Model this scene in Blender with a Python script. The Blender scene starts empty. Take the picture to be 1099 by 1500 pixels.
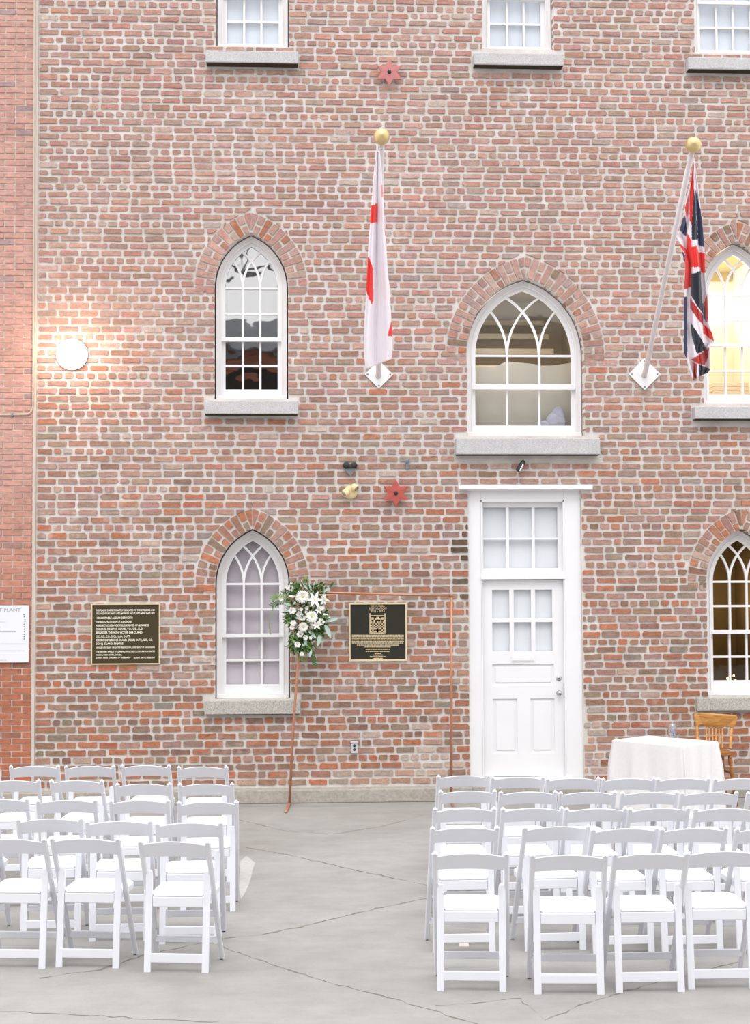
import bpy, bmesh, math, random
from mathutils import Vector, Matrix
from math import sin, cos, pi, radians, sqrt, atan2

# ------------------------------------------------------------------ camera
FPX, DW, EYE = 2400.0, 18.35, 2.25          # focal length in px of the 1099x1500 frame, wall distance, eye height
SC = bpy.context.scene
CM = (Matrix.Rotation(-0.06, 3, 'Z') @ Matrix.Rotation(pi / 2 + math.atan(0.0525), 3, 'X')
      @ Matrix.Rotation(-0.005, 3, 'Z'))
cd = bpy.data.cameras.new('camera'); cam = bpy.data.objects.new('camera', cd)
SC.collection.objects.link(cam); SC.camera = cam
cd.sensor_fit = 'VERTICAL'; cd.sensor_height = 36; cd.lens = 36 * FPX / 1500
cd.clip_end = 300
m4 = CM.to_4x4(); m4.translation = (0, 0, EYE); cam.matrix_world = m4

# ------------------------------------------------------------------ sky, light, exposure
W = bpy.data.worlds.new('overcast_sky'); SC.world = W; W.use_nodes = True
wn = W.node_tree; wn.nodes.clear()
_o = wn.nodes.new('ShaderNodeOutputWorld'); _b = wn.nodes.new('ShaderNodeBackground')
_g = wn.nodes.new('ShaderNodeTexCoord'); _s = wn.nodes.new('ShaderNodeSeparateXYZ')
_r = wn.nodes.new('ShaderNodeValToRGB')
_r.color_ramp.elements[0].position = 0.0; _r.color_ramp.elements[0].color = (.92, .91, .91, 1)
_r.color_ramp.elements[1].position = 1.0; _r.color_ramp.elements[1].color = (1.50, 1.51, 1.56, 1)
wn.links.new(_g.outputs['Generated'], _s.inputs[0]); wn.links.new(_s.outputs['Z'], _r.inputs[0])
wn.links.new(_r.outputs[0], _b.inputs[0]); wn.links.new(_b.outputs[0], _o.inputs[0])
_b.inputs[1].default_value = 1.05
sd = bpy.data.lights.new('sun', 'SUN'); sd.energy = 0.8; sd.angle = radians(24); sd.color = (1, .985, .96)
sun = bpy.data.objects.new('sun', sd); SC.collection.objects.link(sun)
sun.rotation_euler = (radians(33), radians(-4), 0)      # soft light from high above, in front of the wall
SC.view_settings.view_transform = 'Standard'; SC.view_settings.look = 'None'
SC.view_settings.gamma = 1; SC.view_settings.use_curve_mapping = False
SC.view_settings.exposure = 0.46

# ------------------------------------------------------------------ helpers
def ray(px, py): return CM @ Vector(((px - 549.5) / FPX, -(py - 750) / FPX, -1))
def P(px, py, off=0.0):                     # photo pixel -> point at distance off in front of the wall face
    d = ray(px, py); t = (DW - off) / d.y
    return Vector((d.x * t, DW - off, EYE + d.z * t))
def G(px, py, z=0.0):                       # photo pixel -> point at height z
    d = ray(px, py); t = (z - EYE) / d.z
    return Vector((d.x * t, d.y * t, z))
def s2l(c): return c / 12.92 if c <= .04045 else ((c + .055) / 1.055) ** 2.4
def rgb(r, g, b): return (s2l(r / 255), s2l(g / 255), s2l(b / 255), 1.0)

class NT:
    def __init__(s, name):
        s.m = bpy.data.materials.new(name); s.m.use_nodes = True; s.t = s.m.node_tree; s.t.nodes.clear()
        s.out = s.n('ShaderNodeOutputMaterial'); s.tc = None
    def n(s, typ, **kw):
        x = s.t.nodes.new(typ)
        for k, v in kw.items(): setattr(x, k, v)
        return x
    def l(s, a, b): s.t.links.new(a, b)
    def coord(s):
        if not s.tc: s.tc = s.n('ShaderNodeNewGeometry')
        return s.tc.outputs['Position']
    def noise(s, scale, detail=3, rough=.5, stretch=None, dim=None):
        x = s.n('ShaderNodeTexNoise'); x.inputs['Scale'].default_value = scale
        x.inputs['Detail'].default_value = detail; x.inputs['Roughness'].default_value = rough
        src = s.coord()
        if stretch:
            mp = s.n('ShaderNodeMapping'); mp.inputs['Scale'].default_value = stretch
            s.l(src, mp.inputs[0]); src = mp.outputs[0]
        s.l(src, x.inputs['Vector']); return x.outputs['Fac']
    def ramp(s, fac, stops):
        r = s.n('ShaderNodeValToRGB'); e = r.color_ramp.elements
        while len(e) < len(stops): e.new(.5)
        for i, (p, c) in enumerate(stops):
            e[i].position = p; e[i].color = c if len(c) == 4 else (*c, 1)
        s.l(fac, r.inputs[0]); return r.outputs[0]
    def mix(s, fac, a, b, mode='MIX'):
        x = s.n('ShaderNodeMix', data_type='RGBA', blend_type=mode)
        for sock, v in ((x.inputs[0], fac), (x.inputs[6], a), (x.inputs[7], b)):
            if hasattr(v, 'is_output') or isinstance(v, bpy.types.NodeSocket): s.l(v, sock)
            else: sock.default_value = v
        return x.outputs[2]
    def bsdf(s, col, rough=.6, metal=0, bump=None, bstr=.3, bdist=.005, **kw):
        b = s.n('ShaderNodeBsdfPrincipled')
        if isinstance(col, bpy.types.NodeSocket): s.l(col, b.inputs['Base Color'])
        else: b.inputs['Base Color'].default_value = col
        b.inputs['Roughness'].default_value = rough; b.inputs['Metallic'].default_value = metal
        for k, v in kw.items(): b.inputs[k.replace('_', ' ')].default_value = v
        if bump is not None:
            bu = s.n('ShaderNodeBump'); bu.inputs['Strength'].default_value = bstr; bu.inputs['Distance'].default_value = bdist
            s.l(bump, bu.inputs['Height']); s.l(bu.outputs[0], b.inputs['Normal'])
        s.l(b.outputs[0], s.out.inputs[0]); return b

def plain(name, c, rough=.55, metal=0, var=.06, nscale=8, bstr=.0, **kw):
    t = NT(name); f = t.noise(nscale, 4)
    lo = tuple(x * (1 - var) for x in c[:3]); hi = tuple(min(1, x * (1 + var)) for x in c[:3])
    t.bsdf(t.ramp(f, [(.3, lo), (.7, hi)]), rough, metal, bump=f if bstr else None, bstr=bstr, **kw)
    return t.m

M = {}
def brick_mat(name, amt_pale, streak):
    t = NT(name)
    at = t.n('ShaderNodeAttribute', attribute_name='Col')
    f1 = t.noise(15, 5, .65, (1, 1, 2.0)); f2 = t.noise(90, 3, .6); f3 = t.noise(1.1, 3, .55); f4 = t.noise(9, 3, .6)
    c = t.mix(1.0, at.outputs['Color'], t.ramp(f1, [(.3, (.70, .72, .74)), (.5, (1, 1, 1)), (.72, (1.2, 1.1, 1.02))]), 'MULTIPLY')
    c = t.mix(streak, c, t.ramp(f2, [(.3, (.55, .53, .50)), (.6, (1.1, 1.1, 1.1))]), 'MULTIPLY')
    pale = t.ramp(f3, [(.46, (0, 0, 0)), (.7, (1, 1, 1))])           # lime bloom in patches
    fine = t.ramp(f4, [(.45, (0, 0, 0)), (.75, (1, 1, 1))])
    pf = t.mix(1.0, pale, fine, 'MULTIPLY')
    pm = t.n('ShaderNodeMath', operation='MULTIPLY'); t.l(pf, pm.inputs[0]); pm.inputs[1].default_value = amt_pale
    c = t.mix(pm.outputs[0], c, rgb(222, 204, 196))
    t.bsdf(c, .9, bump=f2, bstr=.5, bdist=.004, Specular_IOR_Level=.2)
    return t.m
M['old_brick'] = brick_mat('old_brick', .55, .55)
M['new_brick'] = brick_mat('new_brick', .12, .18)
def mortar(name, a, b):
    t = NT(name); f = t.noise(3, 4, .6); g = t.noise(60, 3, .6)
    c = t.ramp(f, [(.3, a), (.7, b)]); c = t.mix(.5, c, t.ramp(g, [(.3, (.88, .87, .86)), (.6, (1, 1, 1))]), 'MULTIPLY')
    t.bsdf(c, .95, bump=g, bstr=.6, bdist=.006); return t.m
M['mortar'] = mortar('lime_mortar', rgb(200, 192, 184), rgb(224, 219, 214))
M['new_mortar'] = mortar('pale_mortar', rgb(196, 183, 171), rgb(212, 199, 188))
def stone(name, a, b, sc=120):
    t = NT(name); f = t.noise(sc, 2, .7); g = t.noise(5, 4, .6)
    c = t.ramp(f, [(.3, a), (.7, b)]); c = t.mix(.6, c, t.ramp(g, [(.3, (.84, .83, .82)), (.65, (1, 1, 1))]), 'MULTIPLY')
    t.bsdf(c, .85, bump=f, bstr=.35, bdist=.004); return t.m
M['granite'] = stone('grey_granite', rgb(174, 172, 173), rgb(214, 212, 213))
M['worn_granite'] = stone('worn_granite', rgb(152, 149, 142), rgb(204, 200, 192), 60)
M['curb'] = stone('concrete_curb', rgb(158, 152, 142), rgb(182, 176, 166), 30)
def floor_mat():
    t = NT('worn_concrete')
    a = t.noise(.55, 5, .6); b = t.noise(3.2, 6, .65); c = t.noise(55, 3, .6); d = t.noise(1.5, 5, .7, (1, 3, 1))
    k = t.ramp(a, [(.3, rgb(147, 144, 140)), (.7, rgb(163, 161, 158))])
    k = t.mix(.55, k, t.ramp(b, [(.3, (.80, .79, .77)), (.6, (1.05, 1.05, 1.05))]), 'MULTIPLY')
    k = t.mix(.5, k, t.ramp(d, [(.3, (.86, .845, .82)), (.55, (1, 1, 1))]), 'MULTIPLY')
    k = t.mix(.4, k, t.ramp(c, [(.3, (.88, .87, .86)), (.6, (1.02, 1.02, 1.02))]), 'MULTIPLY')
    t.bsdf(k, .8, bump=b, bstr=.25, bdist=.01); return t.m
M['floor'] = floor_mat()
M['sill_shade'] = plain('painted_sill_shade', rgb(52, 46, 28), .95, var=.3, nscale=20)  # near-black colour standing in for the shade beneath the sills
M['faded_red'] = plain('faded_red_paint', rgb(190, 122, 120), .7, var=.05)
M['crack'] = plain('dark_joint', rgb(120, 114, 104), .95, var=.25, nscale=14)
M['patch'] = plain('pale_patch', rgb(182, 180, 175), .8, var=.08, nscale=20)
M['white_paint'] = plain('white_paint', rgb(236, 235, 236), .45, var=.015, nscale=3)
M['door_paint'] = plain('door_paint', rgb(235, 235, 237), .4, var=.015, nscale=3)
M['resin'] = plain('white_resin', rgb(228, 229, 235), .42, var=.01)
M['vinyl'] = plain('white_vinyl_pad', rgb(240, 240, 243), .5, var=.01)
M['blind_blue'] = plain('pale_blue_blind', rgb(216, 224, 234), .8, var=.04, nscale=2)
M['blind_lilac'] = plain('lilac_grey_blind', rgb(206, 198, 206), .85, var=.05, nscale=3)
M['blind_white'] = plain('white_door_blind', rgb(238, 241, 246), .8, var=.02, nscale=3)
M['chrome'] = plain('brushed_chrome', rgb(190, 190, 192), .25, 1)
M['steel'] = plain('galvanised_steel', rgb(150, 155, 160), .4, .8)
M['black_metal'] = plain('black_metal', rgb(48, 50, 50), .5, .3)
M['rust_red'] = plain('red_oxide_paint', rgb(178, 84, 74), .6, var=.06, nscale=10)
M['gold'] = plain('gold_ball', rgb(216, 192, 140), .38, .6, var=.04)
M['pole_white'] = plain('pole_paint', rgb(226, 220, 220), .4, var=.02)
M['copper'] = plain('copper_pipe', rgb(188, 132, 106), .42, .4, var=.08, nscale=12)
M['cream_plastic'] = plain('cream_plastic', rgb(232, 212, 166), .5, var=.05)
M['bronze_dark'] = plain('dark_bronze_field', rgb(62, 50, 20), .6, .1, var=.1, nscale=40)
M['black_field'] = plain('black_enamel_field', rgb(34, 32, 18), .5, 0, var=.1, nscale=40)
M['brass'] = plain('polished_brass', rgb(232, 212, 176), .45, .2)
M['cream_letter'] = plain('cream_lettering', rgb(252, 244, 224), .6)
M['tan_letter'] = plain('tan_lettering', rgb(206, 186, 146), .6)
M['sign_white'] = plain('white_sign_panel', rgb(228, 229, 234), .5, var=.015, nscale=3)
M['sign_grey'] = plain('grey_print', rgb(166, 166, 170), .7)
M['sign_faint'] = plain('faint_print', rgb(208, 208, 213), .7)
M['sign_dark'] = plain('dark_print', rgb(92, 92, 98), .7)
M['cloth'] = plain('white_linen', rgb(230, 228, 228), .85, var=.02, nscale=30, bstr=.1)
M['leaf'] = plain('dark_leaf', rgb(64, 98, 44), .6, var=.35, nscale=18)
M['light_leaf'] = plain('light_leaf', rgb(128, 158, 86), .6, var=.25, nscale=18)
M['sage_leaf'] = plain('sage_leaf', rgb(168, 190, 176), .7, var=.12, nscale=18)
M['petal'] = plain('white_petal', rgb(244, 243, 236), .6, var=.03)
M['petal_green'] = plain('greenish_petal', rgb(224, 230, 196), .6, var=.05)
M['stamen'] = plain('yellow_stamen', rgb(205, 196, 110), .7)
M['grey_pipe'] = plain('grey_conduit', rgb(196, 184, 170), .5, .2)
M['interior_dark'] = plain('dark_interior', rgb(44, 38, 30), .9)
M['brown_shade'] = plain('brown_room_wall', rgb(118, 92, 48), .9, var=.08)
M['beige_wall'] = plain('beige_room_wall', rgb(190, 180, 162), .9, var=.03)
M['grey_screen'] = plain('grey_screen', rgb(196, 192, 180), .9, var=.05, nscale=4)
M['cream_wall'] = plain('cream_room_wall', rgb(242, 232, 216), .9, var=.02)
M['olive_wall'] = plain('olive_room_ceiling', rgb(170, 154, 96), .9, var=.1)
M['opp_wall'] = plain('opposite_brick', rgb(120, 76, 60), .9, var=.15)
M['opp_dark'] = plain('opposite_arcade_dark', rgb(34, 32, 28), .9, var=.15)
M['opp_roof'] = plain('opposite_slate_roof', rgb(74, 76, 80), .8, var=.1)
def wood_mat():
    t = NT('honey_oak'); f = t.noise(6, 5, .6, (2, 2, 14)); g = t.noise(3, 2)
    c = t.ramp(f, [(.3, rgb(168, 112, 50)), (.7, rgb(220, 164, 92))])
    t.bsdf(c, .4); return t.m
M['oak'] = wood_mat()
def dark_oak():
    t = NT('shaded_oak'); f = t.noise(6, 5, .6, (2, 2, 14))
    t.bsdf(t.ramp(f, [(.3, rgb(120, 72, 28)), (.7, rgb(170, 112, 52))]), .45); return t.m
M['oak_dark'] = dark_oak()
def emit(name, c, s):
    t = NT(name); e = t.n('ShaderNodeEmission'); e.inputs[0].default_value = c; e.inputs[1].default_value = s
    t.l(e.outputs[0], t.out.inputs[0]); return t.m
M['lamp_glow'] = emit('lamp_diffuser', (1, .93, .84, 1), 5.0)
M['panel_glow'] = emit('ceiling_light_panel', (1, .96, .88, 1), 3.0)
M['candle_glow'] = emit('warm_bulb', (1, .5, .2, 1), 5.0)
def glass(name, refl, wav=.0, tint=(1, 1, 1, 1)):
    t = NT(name); tr = t.n('ShaderNodeBsdfTransparent'); gl = t.n('ShaderNodeBsdfGlossy'); mx = t.n('ShaderNodeMixShader')
    tr.inputs[0].default_value = tint; gl.inputs['Roughness'].default_value = .02
    fr = t.n('ShaderNodeLayerWeight'); fr.inputs[0].default_value = .5
    pw = t.n('ShaderNodeMath', operation='POWER'); t.l(fr.outputs['Facing'], pw.inputs[0]); pw.inputs[1].default_value = 5
    ma = t.n('ShaderNodeMath', operation='MULTIPLY_ADD'); t.l(pw.outputs[0], ma.inputs[0])
    ma.inputs[1].default_value = .9; ma.inputs[2].default_value = refl; ma.use_clamp = True
    t.l(ma.outputs[0], mx.inputs[0]); t.l(tr.outputs[0], mx.inputs[1]); t.l(gl.outputs[0], mx.inputs[2])
    if wav:
        bu = t.n('ShaderNodeBump'); bu.inputs['Strength'].default_value = wav; bu.inputs['Distance'].default_value = .02
        t.l(t.noise(3.2, 2, .4), bu.inputs['Height']); t.l(bu.outputs[0], gl.inputs['Normal'])
    t.l(mx.outputs[0], t.out.inputs[0]); return t.m
M['glass'] = glass('window_glass', .05, .1)
M['glass_mirror'] = glass('old_wavy_glass', .46, .10)
M['mug_glass'] = glass('mug_glass', .12, 0, (.93, .945, .97, 1))
def attr_mat(name, rough):
    t = NT(name); at = t.n('ShaderNodeAttribute', attribute_name='Col'); f = t.noise(260, 2)
    t.bsdf(at.outputs['Color'], rough, bump=f, bstr=.1, bdist=.001, Sheen_Weight=.2); return t.m
M['flag'] = attr_mat('printed_flag_cloth', .75)

class MB:
    """collects shapes, builds ONE mesh object"""
    def __init__(s): s.v = []; s.f = []; s.sm = []; s.col = None
    def add(s, vs, fs, smooth=False):
        o = len(s.v); s.v += [tuple(v) for v in vs]; s.f += [tuple(i + o for i in f) for f in fs]; s.sm += [smooth] * len(fs)
    def box(s, x0, x1, y0, y1, z0, z1, bev=0):
        if bev:
            bm = bmesh.new(); bmesh.ops.create_cube(bm, size=1)
            for v in bm.verts: v.co = Vector(((x0 + x1) / 2 + v.co.x * (x1 - x0), (y0 + y1) / 2 + v.co.y * (y1 - y0), (z0 + z1) / 2 + v.co.z * (z1 - z0)))
            bmesh.ops.bevel(bm, geom=bm.edges[:], offset=bev, segments=2, affect='EDGES', profile=.5)
            bm.verts.index_update(); s.add([v.co[:] for v in bm.verts], [[v.index for v in f.verts] for f in bm.faces]); bm.free(); return
        vs = [(x, y, z) for x in (x0, x1) for y in (y0, y1) for z in (z0, z1)]
        s.add(vs, [(0, 1, 3, 2), (4, 6, 7, 5), (0, 4, 5, 1), (2, 3, 7, 6), (0, 2, 6, 4), (1, 5, 7, 3)])
    def prism(s, poly, y0, y1):             # poly of (x, z), extruded along y
        n = len(poly); vs = [(x, y0, z) for x, z in poly] + [(x, y1, z) for x, z in poly]
        s.add(vs, [tuple(range(n)), tuple(range(2 * n - 1, n - 1, -1))] + [(i, i + n, (i + 1) % n + n, (i + 1) % n) for i in range(n)])
    def strip(s, inner, outer, y0, y1, closed=False):   # band between two (x, z) paths, extruded along y
        n = len(inner); vs = []
        for (a, b) in zip(inner, outer): vs += [(a[0], y0, a[1]), (b[0], y0, b[1]), (b[0], y1, b[1]), (a[0], y1, a[1])]
        fs = []
        for i in range(n if closed else n - 1):
            j = (i + 1) % n
            for k in range(4): fs.append((i * 4 + k, j * 4 + k, j * 4 + (k + 1) % 4, i * 4 + (k + 1) % 4))
        if not closed: fs += [(0, 1, 2, 3), ((n - 1) * 4 + 3, (n - 1) * 4 + 2, (n - 1) * 4 + 1, (n - 1) * 4)]
        s.add(vs, fs)
    def ribbon(s, path, w, y0, y1):
        inn, out = [], []
        for i, p in enumerate(path):
            a = path[max(0, i - 1)]; b = path[min(len(path) - 1, i + 1)]
            dx, dz = b[0] - a[0], b[1] - a[1]; L = sqrt(dx * dx + dz * dz) or 1
            nx, nz = -dz / L * w / 2, dx / L * w / 2
            inn.append((p[0] + nx, p[1] + nz)); out.append((p[0] - nx, p[1] - nz))
        s.strip(inn, out, y0, y1)
    def sweep(s, pts, prof, up=Vector((0, 0, 1)), smooth=False, scale=None):
        pts = [Vector(p) for p in pts]; n = len(prof); vs = []; fs = []
        for i, p in enumerate(pts):
            t = (pts[min(i + 1, len(pts) - 1)] - pts[max(i - 1, 0)]).normalized()
            a = t.cross(up)
            if a.length < 1e-4: a = t.cross(Vector((1, 0, 0)))
            a.normalize(); b = a.cross(t); k = scale[i] if scale else 1
            vs += [p + a * (u * k) + b * (w * k) for u, w in prof]
        for i in range(len(pts) - 1):
            for j in range(n): fs.append((i * n + j, i * n + (j + 1) % n, (i + 1) * n + (j + 1) % n, (i + 1) * n + j))
        fs += [tuple(range(n))[::-1], tuple(range((len(pts) - 1) * n, len(pts) * n))]
        s.add(vs, fs, smooth)
    def tube(s, pts, r, n=10, scale=None): s.sweep(pts, [(r * cos(2 * pi * k / n), r * sin(2 * pi * k / n)) for k in range(n)], Vector((0.01, 0.02, 1)), True, scale)
    def bar(s, pts, w, d, up=Vector((0, 0, 1)), c=.25):
        a, b = w / 2, d / 2; k = min(a, b) * c * 2
        s.sweep(pts, [(a - k, -b), (a, -b + k), (a, b - k), (a - k, b), (-a + k, b), (-a, b - k), (-a, -b + k), (-a + k, -b)], up)
    def lathe(s, prof, c, axis=Vector((0, 0, 1)), n=24):     # prof of (radius, height along axis)
        c = Vector(c); axis = Vector(axis).normalized(); a = axis.orthogonal().normalized(); b = axis.cross(a); vs = []; fs = []
        for r, h in prof:
            for k in range(n): vs.append(c + axis * h + (a * cos(2 * pi * k / n) + b * sin(2 * pi * k / n)) * max(r, 1e-5))
        for i in range(len(prof) - 1):
            for k in range(n): fs.append((i * n + k, i * n + (k + 1) % n, (i + 1) * n + (k + 1) % n, (i + 1) * n + k))
        fs += [tuple(range(n))[::-1], tuple(range((len(prof) - 1) * n, len(prof) * n))]
        s.add(vs, fs, True)
    def ball(s, c, r, n=20, sq=(1, 1, 1)):
        m = n // 2; vs = []; fs = []
        for i in range(1, m):
            for k in range(n): vs.append((c[0] + r * sq[0] * sin(pi * i / m) * cos(2 * pi * k / n), c[1] + r * sq[1] * sin(pi * i / m) * sin(2 * pi * k / n), c[2] + r * sq[2] * cos(pi * i / m)))
        vs += [(c[0], c[1], c[2] + r * sq[2]), (c[0], c[1], c[2] - r * sq[2])]; T = len(vs) - 2
        for i in range(m - 2):
            for k in range(n): fs.append((i * n + k, (i + 1) * n + k, (i + 1) * n + (k + 1) % n, i * n + (k + 1) % n))
        for k in range(n): fs.append((T, k, (k + 1) % n)); fs.append((T + 1, (m - 2) * n + (k + 1) % n, (m - 2) * n + k))
        s.add(vs, fs, True)
    def mesh(s, name, mat, fix=True):
        me = bpy.data.meshes.new(name); me.from_pydata(s.v, [], s.f)
        if any(s.sm): me.polygons.foreach_set('use_smooth', s.sm)
        if s.col is not None:
            ca = me.color_attributes.new('Col', 'FLOAT_COLOR', 'POINT')
            ca.data.foreach_set('color', [x for c in s.col for x in c])
        if mat: me.materials.append(M[mat])
        if fix:
            bm = bmesh.new(); bm.from_mesh(me); bmesh.ops.recalc_face_normals(bm, faces=bm.faces[:]); bm.to_mesh(me); bm.free()
        me.update(); return me
    def build(s, name, mat, parent=None, fix=True, kind=None, label=None, cat=None, group=None):
        o = bpy.data.objects.new(name, s.mesh(name, mat, fix)); SC.collection.objects.link(o)
        if parent is not None: attach(o, parent)
        return tag(o, label, cat, group, kind)

WP = {}
def wpos(o): return WP.get(o.name, Vector((0, 0, 0)))
def attach(o, parent):
    """parent o (its mesh in world space) to a thing whose origin is at wpos(parent)"""
    o.parent = parent; o.matrix_parent_inverse = Matrix.Translation(-wpos(parent)); 
def tag(o, label=None, cat=None, group=None, kind=None):
    if label: o['label'] = label
    if cat: o['category'] = cat
    if group: o['group'] = group
    if kind: o['kind'] = kind
    return o
def thing(name, loc, label=None, cat=None, group=None, kind=None):
    o = bpy.data.objects.new(name, None); o.empty_display_size = .1; SC.collection.objects.link(o)
    o.location = loc; WP[o.name] = Vector(loc); return tag(o, label, cat, group, kind)

def fan_poly(bm_poly): return bm_poly
def text_mb(txt, x0, x1, zc, h, y, align='fit'):
    """flat lettering mesh on the plane y, fitted between x0 and x1, cap height h"""
    cu = bpy.data.curves.new('lettering', 'FONT'); cu.body = txt; cu.size = 1; cu.resolution_u = 2; cu.offset = .018
    ob = bpy.data.objects.new('lettering', cu); SC.collection.objects.link(ob)
    bpy.context.view_layer.update()
    me = ob.evaluated_get(bpy.context.evaluated_depsgraph_get()).to_mesh()
    vs = [v.co.copy() for v in me.vertices]; fs = [tuple(p.vertices) for p in me.polygons]
    ob.evaluated_get(bpy.context.evaluated_depsgraph_get()).to_mesh_clear()
    bpy.data.objects.remove(ob); bpy.data.curves.remove(cu)
    a = min(v.x for v in vs); b = max(v.x for v in vs); c = 0.0; d = .70
    mb = MB(); k = (x1 - x0) / (b - a)
    mb.add([(x0 + (v.x - a) * k, y, zc - h / 2 + (v.y - c) / (d - c) * h) for v in vs], fs)
    return mb

# ------------------------------------------------------------------ openings
rnd = random.Random(7)
REC = .13                                    # casing is set this far behind the brick face
T = .104                                     # casing + sash stile width round the glass
OPEN = []                                    # dicts describing holes in the brickwork
def Xat(px, py, off=0): return P(px, py, off).x
def Zat(px, py, off=0): return P(px, py, off).z

class Arch:
    """pointed opening; glass half width w, centre xc, spring line zs, arc centres at +-c"""
    def __init__(s, pxc, pys, wpx, hpx, pframe_bot, sill, ringp=29.0, tring=.222):
        s.pxc = pxc; s.xc = Xat(pxc, pys, -REC - .05); s.zs = Zat(pxc, pys, -REC - .05)
        k = 130.0
        s.w = wpx / k; h = hpx / k
        s.c = (h * h - s.w * s.w) / (2 * s.w); s.R = s.w + s.c
        s.zf = Zat(pxc, pframe_bot, -REC)        # frame bottom
        s.ring = tring; s.t = T
        x0, y0, x1, y1 = sill; s.pj = .13 if y0 < 650 else .08; e = s.pj
        s.sill = (Xat(x0, (y0 + y1) / 2, e), Xat(x1, (y0 + y1) / 2, e), Zat(pxc, y1, e), Zat(pxc, y0, e))
    def half(s, t, z):                           # half width at height z of the outline offset by t
        if z <= s.zs: return s.w + t
        q = (s.R + t) ** 2 - (z - s.zs) ** 2
        if q <= 0: return None
        v = sqrt(q) - s.c
        return v if v > 0 else None
    def top(s, t): return s.zs + sqrt((s.R + t) ** 2 - s.c ** 2)
    def outline(s, t, zb, n=14):                 # (x, z) from bottom left over the apex to bottom right
        R = s.R + t; am = math.acos(s.c / R)
        L = [(s.xc - s.w - t, zb)] + [(s.xc + s.c - R * cos(a), s.zs + R * sin(a)) for a in [am * i / n for i in range(n + 1)]]
        return L + [(2 * s.xc - x, z) for x, z in L[-2::-1]]

A = {}
A[1] = Arch(370.3, -80, 38.5, 62, 74, (301.5, 74, 437.5, 92))
A[2] = Arch(754.5, -75, 38.5, 62, 77.5, (694.3, 77.5, 826, 95))
A[3] = Arch(1061, -68, 38.5, 61, 83.5, (1008.5, 84, 1146, 101.5))
A[4] = Arch(368.5, 423, 38.5, 62, 586.5, (299.5, 587, 437, 606.5))
A[5] = Arch(766.5, 521.5, 72, 97.5, 640, (668.5, 641.5, 879.7, 665.5), tring=.235)
A[6] = Arch(1074.7, 433, 38.5, 61, 593.5, (1018.5, 595, 1156, 613.5))
A[7] = Arch(370.3, 855.3, 38.8, 63, 1023, (300.5, 1026, 440, 1046.5))
A[8] = Arch(1081, 852, 38.4, 61.5, 1018.5, (1022, 1022, 1160, 1041))

# door box
DX0, DX1 = Xat(688, 950, 0), Xat(853.5, 950, 0)
DZ1 = Zat(770, 717, 0); CAP = (Xat(672.5, 714, .05), Xat(868, 714, .05), Zat(770, 717.5, .05), Zat(770, 710.5, .05))
FZ = .155                                     # curb top

XQ = Xat(53, 600)                             # where the old wall starts
XR = Xat(1270, 600); ZT = Zat(549, -190)

# ------------------------------------------------------------------ wall slab with holes (mortar body)
def slab(name, outer, holes, y0, y1, mat):
    cu = bpy.data.curves.new(name, 'CURVE'); cu.dimensions = '2D'; cu.fill_mode = 'BOTH'; cu.extrude = (y1 - y0) / 2
    for loop in [outer] + holes:
        sp = cu.splines.new('POLY'); sp.points.add(len(loop) - 1); sp.use_cyclic_u = True
        for i, (x, z) in enumerate(loop): sp.points[i].co = (x, z, 0, 1)
    ob = bpy.data.objects.new(name, cu); SC.collection.objects.link(ob); bpy.context.view_layer.update()
    me = bpy.data.meshes.new_from_object(ob.evaluated_get(bpy.context.evaluated_depsgraph_get()))
    bpy.data.objects.remove(ob)
    for v in me.vertices: v.co = Vector((v.co.x, (y0 + y1) / 2 - v.co.z, v.co.y))
    bm = bmesh.new(); bm.from_mesh(me); bmesh.ops.remove_doubles(bm, verts=bm.verts[:], dist=1e-5)
    bmesh.ops.recalc_face_normals(bm, faces=bm.faces[:]); bm.to_mesh(me); bm.free()
    me.materials.clear(); me.materials.append(M[mat]); me.name = name
    o = bpy.data.objects.new(name, me); SC.collection.objects.link(o); o['kind'] = 'structure'; return o

holes = []
for k, a in A.items(): holes.append(a.outline(a.t + .015, max(a.zf, a.sill[3] - .01) - .0))
holes.append([(DX0, 0.02), (DX0, DZ1), (DX1, DZ1), (DX1, 0.02)])
wall = slab('wall_back', [(XQ, 0), (XQ, ZT), (XR, ZT), (XR, 0)], holes, DW, DW + .45, 'mortar')

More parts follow.
